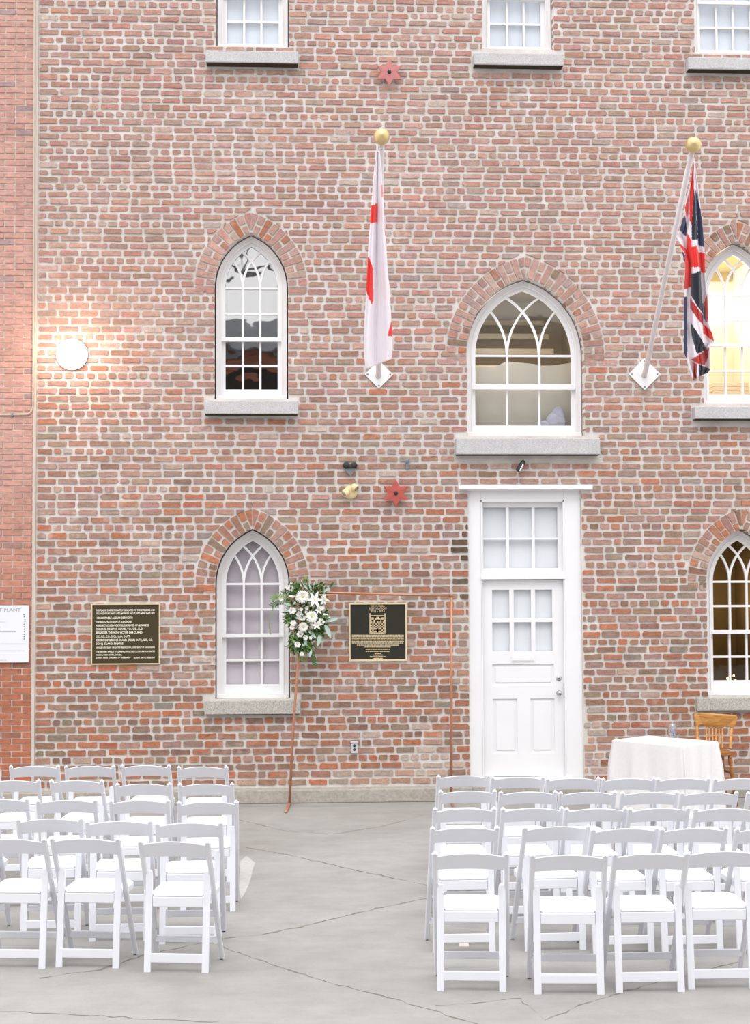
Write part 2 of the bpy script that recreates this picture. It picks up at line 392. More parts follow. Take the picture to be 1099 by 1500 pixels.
# ------------------------------------------------------------------ bricks
def old_col(z, r, x):
    lo = [(176, 128, 106, 5), (192, 122, 92, 5), (202, 126, 94, 4), (156, 120, 102, 4), (168, 140, 120, 4), (152, 142, 124, 1.1), (206, 116, 78, 3), (140, 110, 92, 1.8), (190, 150, 136, 3), (158, 156, 146, .35)]
    hi = [(190, 146, 136, 6), (178, 130, 120, 5), (200, 160, 148, 4), (184, 152, 138, 4), (168, 140, 128, 3), (196, 136, 120, 4), (164, 148, 138, 1.2), (158, 124, 112, 1.5), (202, 142, 122, 1.2), (172, 168, 164, .3)]
    t = min(1, max(0, (z - 1.0) / 4.5)); pal = hi if r.random() < t else lo
    u = r.random() * sum(p[3] for p in pal)
    for p in pal:
        u -= p[3]
        if u <= 0: break
    k = 1.0 + r.uniform(-.05, .05); g = sum(p[:3]) / 3; q = .34 + .14 * t; bs = (172 + 18 * t, 142 + 14 * t, 128 + 18 * t); k *= .90 + .055 * t
    c = [min(255, (c * (1 - q) + bs[i] * q) * k + r.uniform(-3, 3)) for i, c in enumerate(p[:3])]
    v = CM.transposed() @ Vector((x, DW, z - EYE)); px = 549.5 + FPX * v.x / -v.z; py = 750 - FPX * v.y / -v.z
    sm = 0                                       # render-smeared bricks low on the wall, and a few elsewhere
    for (ax, ay, bx_, by_, st) in ((622, 1124, 44, 30, .85), (866, 1098, 20, 44, .7), (676, 960, 14, 60, .5), (560, 1140, 90, 10, .6)):
        if ((px - ax) / bx_) ** 2 + ((py - ay) / by_) ** 2 < 1: sm = st * r.uniform(.6, 1)
    if r.random() < .03: sm = r.uniform(.3, .7)
    tg = (198, 188, 178)
    if 671 < px < 689 and 740 < py < 880 and r.random() < .6: sm, tg = r.uniform(.5, .8), (62, 58, 44)    # mossy stain beside the door
    c = [c[i] * (1 - sm) + tg[i] * sm for i in range(3)]
    return rgb(*c)
def new_col(z, r, x):
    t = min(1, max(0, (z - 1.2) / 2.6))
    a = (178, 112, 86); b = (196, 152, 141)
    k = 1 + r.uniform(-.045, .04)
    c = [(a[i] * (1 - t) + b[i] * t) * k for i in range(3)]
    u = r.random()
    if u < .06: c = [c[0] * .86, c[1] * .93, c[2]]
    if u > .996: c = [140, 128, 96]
    return rgb(*c)

def brick_geo(poly, y, r, jit=.0022, corner=.010, depth=.013, chip=.15, bk=.004):
    """irregular little solid from a convex (x, z) outline: returns verts, faces"""
    n = len(poly); pts = []
    for i in range(n):
        p0, p1, p2 = poly[i - 1], poly[i], poly[(i + 1) % n]
        def toward(a, b, d):
            L = sqrt((b[0] - a[0]) ** 2 + (b[1] - a[1]) ** 2) or 1
            d = min(d, L * .35); return (a[0] + (b[0] - a[0]) * d / L, a[1] + (b[1] - a[1]) * d / L)
        c = corner * r.uniform(.4, 1.1) * (2.6 if r.random() < chip else 1)
        pts.append(toward(p1, p0, c)); pts.append(toward(p1, p2, c))
        L = sqrt((p2[0] - p1[0]) ** 2 + (p2[1] - p1[1]) ** 2)
        if L > .12:
            for f in (.33, .66):
                nx, nz = (p2[1] - p1[1]) / L, -(p2[0] - p1[0]) / L
                o = r.uniform(-.6, 1.1) * jit * 1.6
                pts.append((p1[0] + (p2[0] - p1[0]) * f - nx * o, p1[1] + (p2[1] - p1[1]) * f - nz * o))
    pts = [(x + r.uniform(-jit, jit), z + r.uniform(-jit, jit)) for x, z in pts]
    cx = sum(p[0] for p in pts) / len(pts); cz = sum(p[1] for p in pts) / len(pts); m = len(pts)
    tl = r.uniform(-.004, .004); tz = r.uniform(-.003, .003)
    back = [(x, y + bk, z) for x, z in pts]; ins = []
    for x, z in pts:
        L = sqrt((x - cx) ** 2 + (z - cz) ** 2) or 1; q = .0034 / L
        ins.append((x + (cx - x) * q, y - depth - tl * (x - cx) / .1 - tz, z + (cz - z) * q))
    fs = [tuple(range(m, 2 * m))] + [(i, (i + 1) % m, (i + 1) % m + m, i + m) for i in range(m)]
    return back + ins, fs

def area(poly): return abs(sum(poly[i - 1][0] * poly[i][1] - poly[i][0] * poly[i - 1][1] for i in range(len(poly)))) / 2
def emit_bricks(lst, parent, name, mat, y, colf, cap=300, rk=None, **kw):
    """lst of outlines; the cap largest in view become objects, the rest one stuff mesh"""
    r = random.Random(rk or 5)
    def key(p):
        return -area(p)
    vis = []
    for p in lst:
        cx = sum(q[0] for q in p) / len(p); cz = sum(q[1] for q in p) / len(p)
        v = CM.transposed() @ Vector((cx, y, cz - EYE)); px = 549.5 + FPX * v.x / -v.z; py = 750 - FPX * v.y / -v.z
        inside = 0 < px < 1099 and 0 < py < 1150 and not any(a < px < b and c < py < d for a, b, c, d in COVER)
        vis.append((not inside, key(p)))
    order = sorted(range(len(lst)), key=lambda i: vis[i]); single = set(order[:cap])
    rest = MB(); rest.col = []
    for i, p in enumerate(lst):
        cz = sum(q[1] for q in p) / len(p); cxx = sum(q[0] for q in p) / len(p); col = colf(cz, r, cxx)
        vs, fs = brick_geo(p, y, r, **kw)
        if i in single and not vis[i][0]:
            mb = MB(); mb.add(vs, fs); mb.col = [col] * len(vs); mb.build(name, mat, parent, fix=False)
        else:
            rest.add(vs, fs); rest.col += [col] * len(vs)
    if rest.v: rest.build(name + '_field', mat, parent, fix=False, kind='stuff')
COVER = [(130, 236, 880, 976), (508, 598, 880, 971), (82, 127, 493, 542), (395, 488, 850, 990), (530, 578, 190, 572), (0, 44, 882, 973), (985, 1050, 230, 560), (0, 345, 1118, 1200), (635, 1099, 1135, 1200), (893, 1060, 1078, 1200)]

heads = [-200, -147, -94, -41, 12, 65, 119, 172, 226, 278, 331, 384.5, 439, 496, 552, 607, 661, 716, 772, 829, 886, 943, 998, 1054, 1110]
courses = []                                    # (z centre, is_header)
ph = [heads[0] + 10.6 * 0] 
for i in range(len(heads) - 1):
    for j in range(5): courses.append((Zat(520, heads[i] + (heads[i + 1] - heads[i]) * j / 5), j == 0))
for j in range(4): courses.append((Zat(520, 1110 + 11.4 * j), j == 0))
zc = [c[0] for c in courses]
JU, JL = .0120, .0100; J = JU                                       # half joint
def clip_intervals(z):
    out = []
    for k, a in A.items():
        t = a.t + .012
        if a.zf <= z:
            zr = a.zs - .03
            h = a.half(t + (a.ring + .012 if z > zr else 0), z) if z > zr else a.w + t
            if h: out.append((k, a.xc - h, a.xc + h))
            elif z < a.top(t + a.ring) + .09: out.append((k, a.xc, a.xc))
        x0, x1, z0, z1 = a.sill
        if z0 - .012 < z < z1 + .012: out.append((k + 20, x0 - .012, x1 + .012))
    if z < DZ1 + .005: out.append((50, DX0 - .008, DX1 + .008))
    if CAP[2] - .01 < z < CAP[3] + .01: out.append((51, CAP[0] - .01, CAP[1] + .01))
    return out
bricks = []
r = random.Random(11)
for ci, (z, head) in enumerate(courses):
    up = zc[ci - 1] if ci else z + .081
    dn = zc[ci + 1] if ci + 1 < len(zc) else z - .086
    J = JL + (JU - JL) * min(1, max(0, (z - 1) / 3)); zt = (z + up) / 2 - J; zb = (z + dn) / 2 + J
    if zb < FZ - .01: zb = FZ
    if zt - zb < .03: continue
    ivt = {k: (a, b) for k, a, b in clip_intervals(zt - .002)}; ivb = {k: (a, b) for k, a, b in clip_intervals(zb + .002)}
    x = XQ + .006; first = True
    while x < XR - .05:
        if head: L = .117 * r.uniform(.9, 1.1)
        else:
            L = .232 * r.uniform(.95, 1.05)
            if r.random() < .07: L = .117 * r.uniform(.85, 1.1)
        if first and not head and ci % 2: L = .115 * r.uniform(.9, 1.1)
        if first and head: L = .18
        if head and r.random() < .06: L = .225
        first = False
        a, b = x + J * r.uniform(.7, 1.3), x + L - J * r.uniform(.7, 1.3); x += L
        dz = r.uniform(-.0025, .0025); t_, b_ = zt + dz - r.uniform(0, .004), zb + dz + r.uniform(0, .004)
        segs = [(a, b, a, b)]                    # left/right at bottom, left/right at top
        for k in set(ivt) | set(ivb):
            tb = ivb.get(k); tt = ivt.get(k)
            if tb is None: tb = tt
            if tt is None: tt = tb
            nx = []
            for (a0, b0, a1, b1) in segs:
                if b0 <= tb[0] and b1 <= tt[0] or a0 >= tb[1] and a1 >= tt[1]: nx.append((a0, b0, a1, b1)); continue
                l = (a0, min(b0, tb[0]), a1, min(b1, tt[0]))
                if l[1] - l[0] > .018 or l[3] - l[2] > .03:
                    nx.append((l[0], max(l[1], l[0] + .004), l[2], max(l[3], l[2] + .004)))
                rr = (max(a0, tb[1]), b0, max(a1, tt[1]), b1)
                if rr[1] - rr[0] > .018 or rr[3] - rr[2] > .03:
                    nx.append((min(rr[0], rr[1] - .004), rr[1], min(rr[2], rr[3] - .004), rr[3]))
            segs = nx
        for (a0, b0, a1, b1) in segs:
            s0 = r.uniform(-.003, .003)
            bricks.append([(a0, b_), (b0, b_ + s0), (b1, t_ + s0), (a1, t_)])
# render-covered lime patches low on the wall: some bricks there are lost under render
def keep(p):
    return True
    cx = (p[0][0] + p[1][0]) / 2; cz = p[0][1]
    v = CM.transposed() @ Vector((cx, DW, cz - EYE)); px = 549.5 + FPX * v.x / -v.z; py = 750 - FPX * v.y / -v.z
    q = ((px - 622) / 34) ** 2 + ((py - 1122) / 26) ** 2
    if q < 1 and r.random() < .8: return False
    q = ((px - 870) / 16) ** 2 + ((py - 1100) / 40) ** 2
    if q < 1 and r.random() < .45: return False
    if 660 < px < 690 and 900 < py < 1010 and r.random() < .12: return False
    return True
bricks = [p for p in bricks if keep(p)]
emit_bricks(bricks, wall, 'brick', 'old_brick', DW, old_col, rk=3, bk=.12)

def clip_half(poly, nx, nz, d):                  # keep nx*x + nz*z <= d
    out = []
    for i in range(len(poly)):
        p, q = poly[i], poly[(i + 1) % len(poly)]
        fp, fq = nx * p[0] + nz * p[1] - d, nx * q[0] + nz * q[1] - d
        if fp <= 0: out.append(p)
        if fp * fq < 0:
            t = fp / (fp - fq); out.append((p[0] + (q[0] - p[0]) * t, p[1] + (q[1] - p[1]) * t))
    return out
vous = []
for k, a in A.items():
    Ri = a.R + a.t + .014; Ro = Ri + a.ring - .006; Rm = (Ri + Ro) / 2
    am = math.acos(a.c / Ro); step = .0835 / Rm; n = int(round(am / step)); step = am / n
    for side in (-1, 1):
        for i in range(-1, n + 1):
            t0, t1 = i * step, (i + 1) * step; g = .0085
            if i < 0 : t0, t1 = -step, 0
            parts = [(Ri, Ro)] if i % 2 else [(Ri, Ri + (Ro - Ri) * .47 - .008), (Ri + (Ro - Ri) * .53 + .004, Ro)]
            if r.random() < .12: parts = [(Ri, Ri + (Ro - Ri) * .36), (Ri + (Ro - Ri) * .44, Ro)]
            for (ra, rb) in parts:
                poly = []
                for (R_, t_, s_) in ((ra, t0, 1), (rb, t0, 1), (rb, t1, -1), (ra, t1, -1)):
                    th = t_ + s_ * g / R_
                    if i < 0: px_, pz_ = a.c - R_, (t_ * Rm + s_ * g)
                    else: px_, pz_ = a.c - R_ * cos(th), R_ * sin(th)
                    poly.append((px_, pz_))
                poly = clip_half(poly, 1, 0, -.006)
                if len(poly) < 3 or area(poly) < .0007: continue
                poly = [(a.xc + (x_ if side < 0 else -x_), a.zs + z_) for x_, z_ in poly]
                if side > 0: poly = poly[::-1]
                vous.append(poly)
def arch_col(z, r, x):
    if r.random() < .3 + .12 * max(0, min(4, z - 1)): return old_col(z, r, x)
    p = r.choice([(196, 132, 108), (188, 140, 124), (204, 128, 92), (172, 128, 108), (160, 138, 118), (182, 120, 98), (200, 150, 132), (152, 116, 96)])
    k = .90 + r.uniform(-.06, .05); return rgb(*((c * .8 + (176, 144, 130)[i] * .2) * k for i, c in enumerate(p)))
emit_bricks(vous, wall, 'arch_brick', 'old_brick', DW, arch_col, rk=9, corner=.006, chip=.05, bk=.12)

# newer red brick wall on the left
YL = DW - .025
XL0 = XQ - 1.1
wl = MB(); wl.box(XL0, XQ - .022, YL, DW + .45, 0, ZT)
wleft = wl.build('wall_left', 'new_mortar', kind='structure')
lb = []; r = random.Random(21)
py = 1160.0; row = 0; rows_l = []
while py > -190:
    pitch = 8.75 + (9.3 - 8.75) * max(0, min(1, py / 1060)); rows_l.append((py, pitch)); py -= pitch
for row, (py, pitch) in enumerate(rows_l):
    z = Zat(30, py); hh = pitch / 130.8 / 2 - .0062
    if z - hh < .03: continue
    xe = XQ - .03; x = xe; L0 = [.215, .105][row % 2]; x -= L0
    lb.append([(x + .006, z - hh), (xe - .004, z - hh), (xe - .004, z + hh), (x + .006, z + hh)])
    while x > XL0 + .05:
        L = .222 * r.uniform(.985, 1.015)
        if row % 6 == 1 and py < 420: L = .111
        lb.append([(x - L + .006, z - hh), (x - .006, z - hh), (x - .006, z + hh), (x - L + .006, z + hh)]); x -= L
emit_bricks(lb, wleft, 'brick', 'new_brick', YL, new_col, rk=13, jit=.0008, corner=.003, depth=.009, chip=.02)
cm_ = MB(); cm_.box(XQ - .03, XQ + .004, YL - .006, DW + .01, 0, ZT); cm_.build('mortar_joint', 'new_mortar', wleft)

# ------------------------------------------------------------------ floor, curb
fl = MB(); fl.box(-16, 22, -16, DW + .3, -.2, 0); floor = fl.build('floor', 'floor', kind='structure')
cb = MB(); cb.box(XL0, DX0 + .02, DW - .2, DW + .005, 0, FZ - .003, .012); cb.box(DX1 - .02, XR, DW - .2, DW + .005, 0, FZ - .003, .012)
cb.box(DX0, DX1, DW - .24, DW + .12, 0, FZ + .012, .008)
cb.build('baseboard_back', 'curb', kind='structure')
def strip_on_floor(name, pts, w, mat, r):
    mb = MB(); g = [G(*p) for p in pts]; path = []
    for i in range(len(g) - 1):
        n = max(2, int((g[i + 1] - g[i]).length / .06))
        for k in range(n):
            q = g[i].lerp(g[i + 1], k / n); path.append(q + Vector((r.uniform(-.012, .012), r.uniform(-.02, .02), 0)))
    path.append(g[-1]); vs = []; fs = []
    for i, p in enumerate(path):
        d = (path[min(i + 1, len(path) - 1)] - path[max(i - 1, 0)]); nrm = Vector((-d.y, d.x, 0)).normalized()
        ww = w * r.uniform(.15, 1.25)
        if r.random() < .25: ww *= .1
        vs += [p + nrm * ww / 2 + Vector((0, 0, .0012)), p - nrm * ww / 2 + Vector((0, 0, .0012))]
    for i in range(len(path) - 1): fs.append((2 * i, 2 * i + 1, 2 * i + 3, 2 * i + 2))
    mb.add(vs, fs); return mb.build(name, mat, floor)
r = random.Random(4)
strip_on_floor('crack', [(60, 1432), (150, 1420), (215, 1397), (250, 1391), (320, 1376), (380, 1369), (430, 1360), (490, 1346), (560, 1329), (622, 1316), (700, 1303)], .022, 'crack', r)
strip_on_floor('crack', [(362, 1242), (412, 1250), (470, 1263), (520, 1275), (570, 1285), (625, 1297), (760, 1322)], .016, 'crack', r)
strip_on_floor('crack', [(318, 1384), (365, 1401), (420, 1420), (455, 1431), (520, 1449), (600, 1470), (700, 1500)], .016, 'crack', r)
strip_on_floor('crack', [(0, 1482), (100, 1486), (240, 1494), (400, 1499)], .014, 'crack', r)
strip_on_floor('crack', [(640, 1474), (760, 1462), (800, 1494), (860, 1470), (935, 1447), (1000, 1430), (1099, 1405)], .012, 'crack', r)
strip_on_floor('crack', [(340, 1198), (420, 1218), (490, 1222), (560, 1210), (620, 1195)], .012, 'crack', r)
pm = MB()
for poly in ([(352, 1262), (361, 1254), (374, 1264), (371, 1272), (368, 1285), (365, 1296), (359, 1308), (353, 1318), (350, 1300)],):
    g = [G(*p) for p in poly]; vs = [(q.x, q.y, .0016) for q in g]; pm.add(vs, [tuple(range(len(vs)))])
pm.build('floor_patch', 'patch', floor)
sc_ = MB(); c0 = G(679, 1384); sc_.add([(c0.x - .035, c0.y - .05, .002), (c0.x + .03, c0.y - .06, .004), (c0.x + .035, c0.y + .06, .03), (c0.x - .025, c0.y + .055, .022),
    (c0.x - .035, c0.y - .05, .0), (c0.x + .03, c0.y - .06, .0), (c0.x + .035, c0.y + .06, .026), (c0.x - .025, c0.y + .055, .018)],
    [(0, 1, 2, 3), (7, 6, 5, 4), (0, 4, 5, 1), (1, 5, 6, 2), (2, 6, 7, 3), (3, 7, 4, 0)])
M['paper'] = plain('tan_card', rgb(216, 206, 196), .8)
sc_.build('paper_scrap', 'paper', label='small tan scrap of card on the floor under a front aisle chair', cat='paper')

# opposite side of the courtyard: seen only as reflections in the glass
ob_ = MB(); ob_.box(-18, 24, -13.5, -13, 9.1, 9.95); OB = thing('courtyard_building', (3, -13.2, 0), 'dark brick building behind the viewer, mirrored in the window panes', 'building')
ob_.build('brick_band', 'opp_wall', OB)
o2 = MB(); o2.box(-18, 24, -13.6, -13.1, 0, 9.1); o2.build('wall', 'opp_dark', OB)
o3 = MB(); o3.add([(-18, -12.7, 9.95), (24, -12.7, 9.95), (24, -17, 11.5), (-18, -17, 11.5), (-18, -12.7, 9.8), (24, -12.7, 9.8), (24, -17, 11.3), (-18, -17, 11.3)],
                  [(0, 1, 2, 3), (7, 6, 5, 4), (0, 4, 5, 1), (1, 5, 6, 2), (2, 6, 7, 3), (3, 7, 4, 0)]); o3.build('roof', 'opp_roof', OB)

TR = thing('roof_truss', (0, -10, 12), 'dark steel roof truss behind the viewer, mirrored in the upper left window', 'truss')
q_ = MB(); q_.tube([(x, -10, 11.9 + 1.6 * sin((x + 9) / 20 * pi)) for x in range(-9, 12, 2)], .13, 8); q_.build('arched_chord', 'black_metal', TR)
q_ = MB(); q_.tube([(-9, -10, 11.8), (11, -10, 11.8)], .09, 8); q_.build('bottom_chord', 'black_metal', TR)
for x in (-6, -3, -1, 1, 4, 7): q_ = MB(); q_.tube([(x, -10, 11.8), (x + .6, -10, 11.9 + 1.6 * sin((x + 9.6) / 20 * pi))], .06, 6); q_.build('strut', 'black_metal', TR)
# ------------------------------------------------------------------ windows
def arc_curve(a, base, sgn, w, mat_y0, mat_y1, mb):
    """one tracery bar: same radius as the main arc, sprung from x = base, bending to +x (sgn=1) or -x"""
    path = []; R = a.R
    for i in range(40):
        th = i * .04; x = base + sgn * (R - R * cos(th)); z = R * sin(th)
        q = a.half(0, a.zs + z)
        if q is None or abs(x) > q - .002 and i > 1: 
            path.append((a.xc + x, a.zs + z)); break
        path.append((a.xc + x, a.zs + z))
    mb.ribbon(path, w, mat_y0, mat_y1)
def head_panes(a, bases):
    """panes between the tracery bars, sliced by x and grouped by which discs they lie in"""
    R = a.R; arcs = [(b, 1) for b in bases] + [(b, -1) for b in bases]
    def inside(x, z, arc):
        b, s = arc; return (x - (b + s * R)) ** 2 + z * z < R * R
    cells = {}; N = 60; w = a.w
    for i in range(N):
        x = -w + (i + .5) * 2 * w / N; top = a.half(0, a.zs) and sqrt(max(0, R * R - (abs(x) + a.c) ** 2))
        hs = [0, top]
        for (b, s) in arcs:
            q = R * R - (x - (b + s * R)) ** 2
            if q > 0 and s * (x - b) > -1e-6:
                z = sqrt(q)
                if 0 < z < top: hs.append(z)
        hs.sort()
        for lo, hi in zip(hs, hs[1:]):
            if hi - lo < .006: continue
            m = (lo + hi) / 2; key = tuple(inside(x, m, q) for q in arcs)
            cells.setdefault(key, []).append((x, lo, hi))
    out = []
    for key, sl in cells.items():
        if len(sl) < 3: continue
        out.append([(a.xc + x, a.zs + lo) for x, lo, hi in sl] + [(a.xc + x, a.zs + hi) for x, lo, hi in sl[::-1]])
    return out

def make_window(n, rows, pmullions, glassmat='glass', arch_glass=None, back=None):
    """rows: dict of pixel heights bar1, mt, mb, bar2, gb"""
    a = A[n]; pc = a.pxc; zz = lambda p: Zat(pc, p, -REC - .05)
    win = thing('window_%d' % n, (a.xc, DW, a.sill[3]), kind='structure')
    yc = DW + REC
    # casing
    mb = MB(); o = a.outline(a.t, a.zf); i_ = a.outline(a.t - .058, a.zf)
    mb.strip(i_, o, yc, yc + .10)
    i2 = a.outline(a.t - .052, a.zf); i3 = a.outline(a.t - .062, a.zf); mb.strip(i3, i2, yc - .012, yc)   # bead
    mb.box(a.xc - a.w - a.t, a.xc + a.w + a.t, yc - .02, yc + .12, a.zf, a.zf + .05, .006)
    mb.build('window_frame', 'white_paint', win)
    zmt, zmb, zgb = zz(rows['mt']), zz(rows['mb']), zz(rows['gb'])
    w = a.w; mu = .024; yg = yc + .055; s = a.t - .058
    # upper sash
    up = MB(); up.strip(a.outline(0, zmt), a.outline(s, zmt), yc + .03, yc + .075)
    up.box(a.xc - w - s, a.xc + w + s, yc + .022, yc + .08, zmb, zmt, .004)
    third = 2 * w / 3; bases = [-third / 2, third / 2]
    for b in bases:
        up.box(a.xc + b - mu / 2, a.xc + b + mu / 2, yc + .035, yc + .07, zmt, a.zs)
        for sg in (1, -1): arc_curve(a, b, sg, mu, yc + .0365 + sg * .0006 + b * .001, yc + .069, up)
    up.box(a.xc - w, a.xc + w, yc + .034, yc + .071, a.zs - mu / 2, a.zs + mu / 2)
    hb = []
    if 'bar1' in rows: hb = [zz(rows['bar1'])]; up.box(a.xc - w, a.xc + w, yc + .034, yc + .071, hb[0] - mu / 2, hb[0] + mu / 2)
    ups = up.build('upper_sash', 'white_paint', win)
    # lower sash
    lo = MB(); yl = yc + .07; zsb = a.zf + .035
    for sg in (-1, 1): lo.box(*sorted((a.xc + sg * w, a.xc + sg * (w + s + .002))), yl, yl + .045, zgb, zmb)
    lo.box(a.xc - w - s, a.xc + w + s, yl, yl + .045, zsb, zgb, .003)
    for b in bases: lo.box(a.xc + b - mu / 2, a.xc + b + mu / 2, yl + .004, yl + .04, zgb, zmb)
    h2 = []
    if 'bar2' in rows: h2 = [zz(rows['bar2'])]; lo.box(a.xc - w, a.xc + w, yl + .003, yl + .041, h2[0] - mu / 2, h2[0] + mu / 2)
    los = lo.build('lower_sash', 'white_paint', win)
    xs = [-w, -third / 2, third / 2, w]
    gm = arch_glass or glassmat
    for poly in head_panes(a, bases): q = MB(); q.prism(poly, yg, yg + .004); q.build('pane', gm, ups)
    zlev = [a.zs] + hb + [zmt]
    for z1, z0 in zip(zlev, zlev[1:]):
        for x0, x1 in zip(xs, xs[1:]): q = MB(); q.box(a.xc + x0, a.xc + x1, yg, yg + .004, z0, z1); q.build('pane', gm, ups)
    zlev = [zmb] + h2 + [zgb]
    for z1, z0 in zip(zlev, zlev[1:]):
        for x0, x1 in zip(xs, xs[1:]): q = MB(); q.box(a.xc + x0, a.xc + x1, yl + .02, yl + .024, z0, z1); q.build('pane', glassmat, los)
    # stone sill
    x0, x1, z0, z1 = a.sill; q = MB(); q.box(x0, x1, DW - a.pj, DW + REC + .1, z0, z1, .01)
    q.build('stone_sill', 'worn_granite' if n >= 7 else 'granite', win)
    q = MB(); q.box(x0 + .008, x1 - .008, DW - a.pj + .012, DW + .02, z0 - .006, z0 + .002); q.build('sill_shade_strip', 'sill_shade', win)  # added thin dark strip: shade under the sill put into colour
    if back:
        q = MB(); yb = yc + .125; q.prism(a.outline(a.t + .03, a.zf), yb, yb + .01); q.build('blind', back, win)
    return win, a, yc

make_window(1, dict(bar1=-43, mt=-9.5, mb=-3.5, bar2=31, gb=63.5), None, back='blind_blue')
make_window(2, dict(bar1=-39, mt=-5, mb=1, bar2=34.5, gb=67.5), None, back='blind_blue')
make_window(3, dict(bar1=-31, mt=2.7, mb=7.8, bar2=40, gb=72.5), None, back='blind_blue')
def room(win, a, yc, mats, depth=2.2, mx=.25, up=.3, dn=.02):
    """shallow room behind a window; mats = back, side, ceiling, floor"""
    x0, x1 = a.xc - a.w - a.t - mx, a.xc + a.w + a.t + mx; z0, z1 = a.zf - dn, a.top(a.t) + up
    y0, y1 = yc + .33, yc + .33 + depth
    b = MB(); b.box(x0, x1, y1, y1 + .04, z0, z1); b.build('room_back_wall', mats[0], win)
    b = MB(); b.box(x0 - .04, x0, y0, y1, z0, z1); b.box(x1, x1 + .04, y0, y1, z0, z1); b.build('room_side_walls', mats[1], win)
    b = MB(); b.box(x0, x1, y0, y1, z1, z1 + .04); b.build('room_ceiling', mats[2], win)
    b = MB(); b.box(x0, x1, y0, y1, z0 - .04, z0); b.build('room_floor', mats[3], win)
    return x0, x1, y0, y1, z0, z1
def lamp(name, loc, power, col, size=.1):
    d = bpy.data.lights.new(name, 'POINT'); d.energy = power; d.color = col; d.shadow_soft_size = size
    o = bpy.data.objects.new(name, d); SC.collection.objects.link(o); o.location = loc; return o

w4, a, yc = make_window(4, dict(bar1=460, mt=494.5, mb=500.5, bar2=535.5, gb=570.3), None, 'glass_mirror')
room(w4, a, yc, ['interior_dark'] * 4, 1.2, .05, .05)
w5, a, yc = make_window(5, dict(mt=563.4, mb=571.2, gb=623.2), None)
x0, x1, y0, y1, z0, z1 = room(w5, a, yc, ['beige_wall', 'beige_wall', 'beige_wall', 'beige_wall'], 1.6, .12, .1)
for i, (d, zt_) in enumerate(((.35, 545), (.7, 520), (1.05, 498), (1.4, 478))):      # stepped soffit seen through the glass
    b = MB(); zz_ = Zat(766, zt_, -REC - .4 - d); b.box(x0 + .1, x1 - .25, y0 + d, y0 + d + .12, zz_, zz_ + .07, .01); b.build('soffit_step', 'beige_wall', w5)
b = MB(); zt_ = Zat(766, 532, -REC - .3)
pth = [(x0, zt_ - .08), (x0 + .45, zt_ - .06), (x0 + .62, zt_ + .02), (x0 + .95, zt_ - .01), (x0 + 1.05, zt_ - .04), (x1, zt_ + .03), (x1, z0), (x0, z0)]
b.prism(pth, yc + .30, yc + .305); b.build('screen', 'grey_screen', w5)
b = MB(); cq = P(812, 612, -REC - .2)
for (dx, dz, rr, sq_) in ((.02, -.06, .11, (1.1, .4, 1.2)), (-.11, -.11, .09, (1.3, .4, .9)), (.05, .0, .09, (.9, .4, 1.5))): b.ball((cq.x + dx, cq.y, cq.z + dz), rr, 16, sq_)
M['pale_blue_cloth'] = plain('pale_blue_cloth', rgb(176, 176, 190), .9, var=.16, nscale=10); b.build('cloth_bundle', 'pale_blue_cloth', w5)
lamp('room_light', (x1 - .2, y0 + .1, zt_ + .1), 2.5, (1, .78, .5)); lamp('room_light', (a.xc - .2, y0 + .02, zt_ + .25), 10, (1, .96, .92), .3)
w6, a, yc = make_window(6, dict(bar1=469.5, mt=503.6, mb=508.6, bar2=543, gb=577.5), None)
x0, x1, y0, y1, z0, z1 = room(w6, a, yc, ['cream_wall', 'cream_wall', 'olive_wall', 'cream_wall'], 1.6, .12, .06)
b = MB(); zp = Zat(1075, 433, -2.0); b.box(x0 + .02, x1 - .02, y1 - .03, y1 - .005, Zat(1075, 468, -2.0), zp); b.build('light_panel', 'panel_glow', w6)
b = MB(); b.box(x0 + .02, x1 - .02, y1 - .06, y1 - .01, Zat(1075, 412, -2.0), z1); b.build('bulkhead', 'olive_wall', w6)
for i in range(6): b = MB(); z_ = z0 + .08 + i * .055; b.box(x0 + .5, x1 - .1, y0 + .5 + i * .02, y0 + .9, z_, z_ + .05, .004); b.build('stacked_paper', 'cream_wall', w6)
lamp('room_light', (a.xc, y0 + .9, a.zs + .1), 13, (1, .88, .72)); lamp('room_light', (a.xc, y0 + .5, z0 + .9), 5, (1, .88, .72))
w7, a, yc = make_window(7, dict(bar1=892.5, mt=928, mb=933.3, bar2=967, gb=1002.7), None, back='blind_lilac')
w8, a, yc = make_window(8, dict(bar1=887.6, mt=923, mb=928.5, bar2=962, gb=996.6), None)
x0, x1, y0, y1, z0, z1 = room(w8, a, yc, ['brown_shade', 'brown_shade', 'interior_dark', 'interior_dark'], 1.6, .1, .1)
lamp('room_light', (a.xc + .1, y0 + .9, a.zs - .2), 9, (1, .82, .5), .25)
b = MB(); p = P(1071, 990, -REC - .4); b.ball((p.x - .03, p.y, p.z - .03), .022, 12); b.ball((p.x + .05, p.y, p.z - .05), .014, 10); b.ball((p.x + .04, p.y + .02, p.z), .012, 10); b.build('night_light', 'candle_glow', w8)

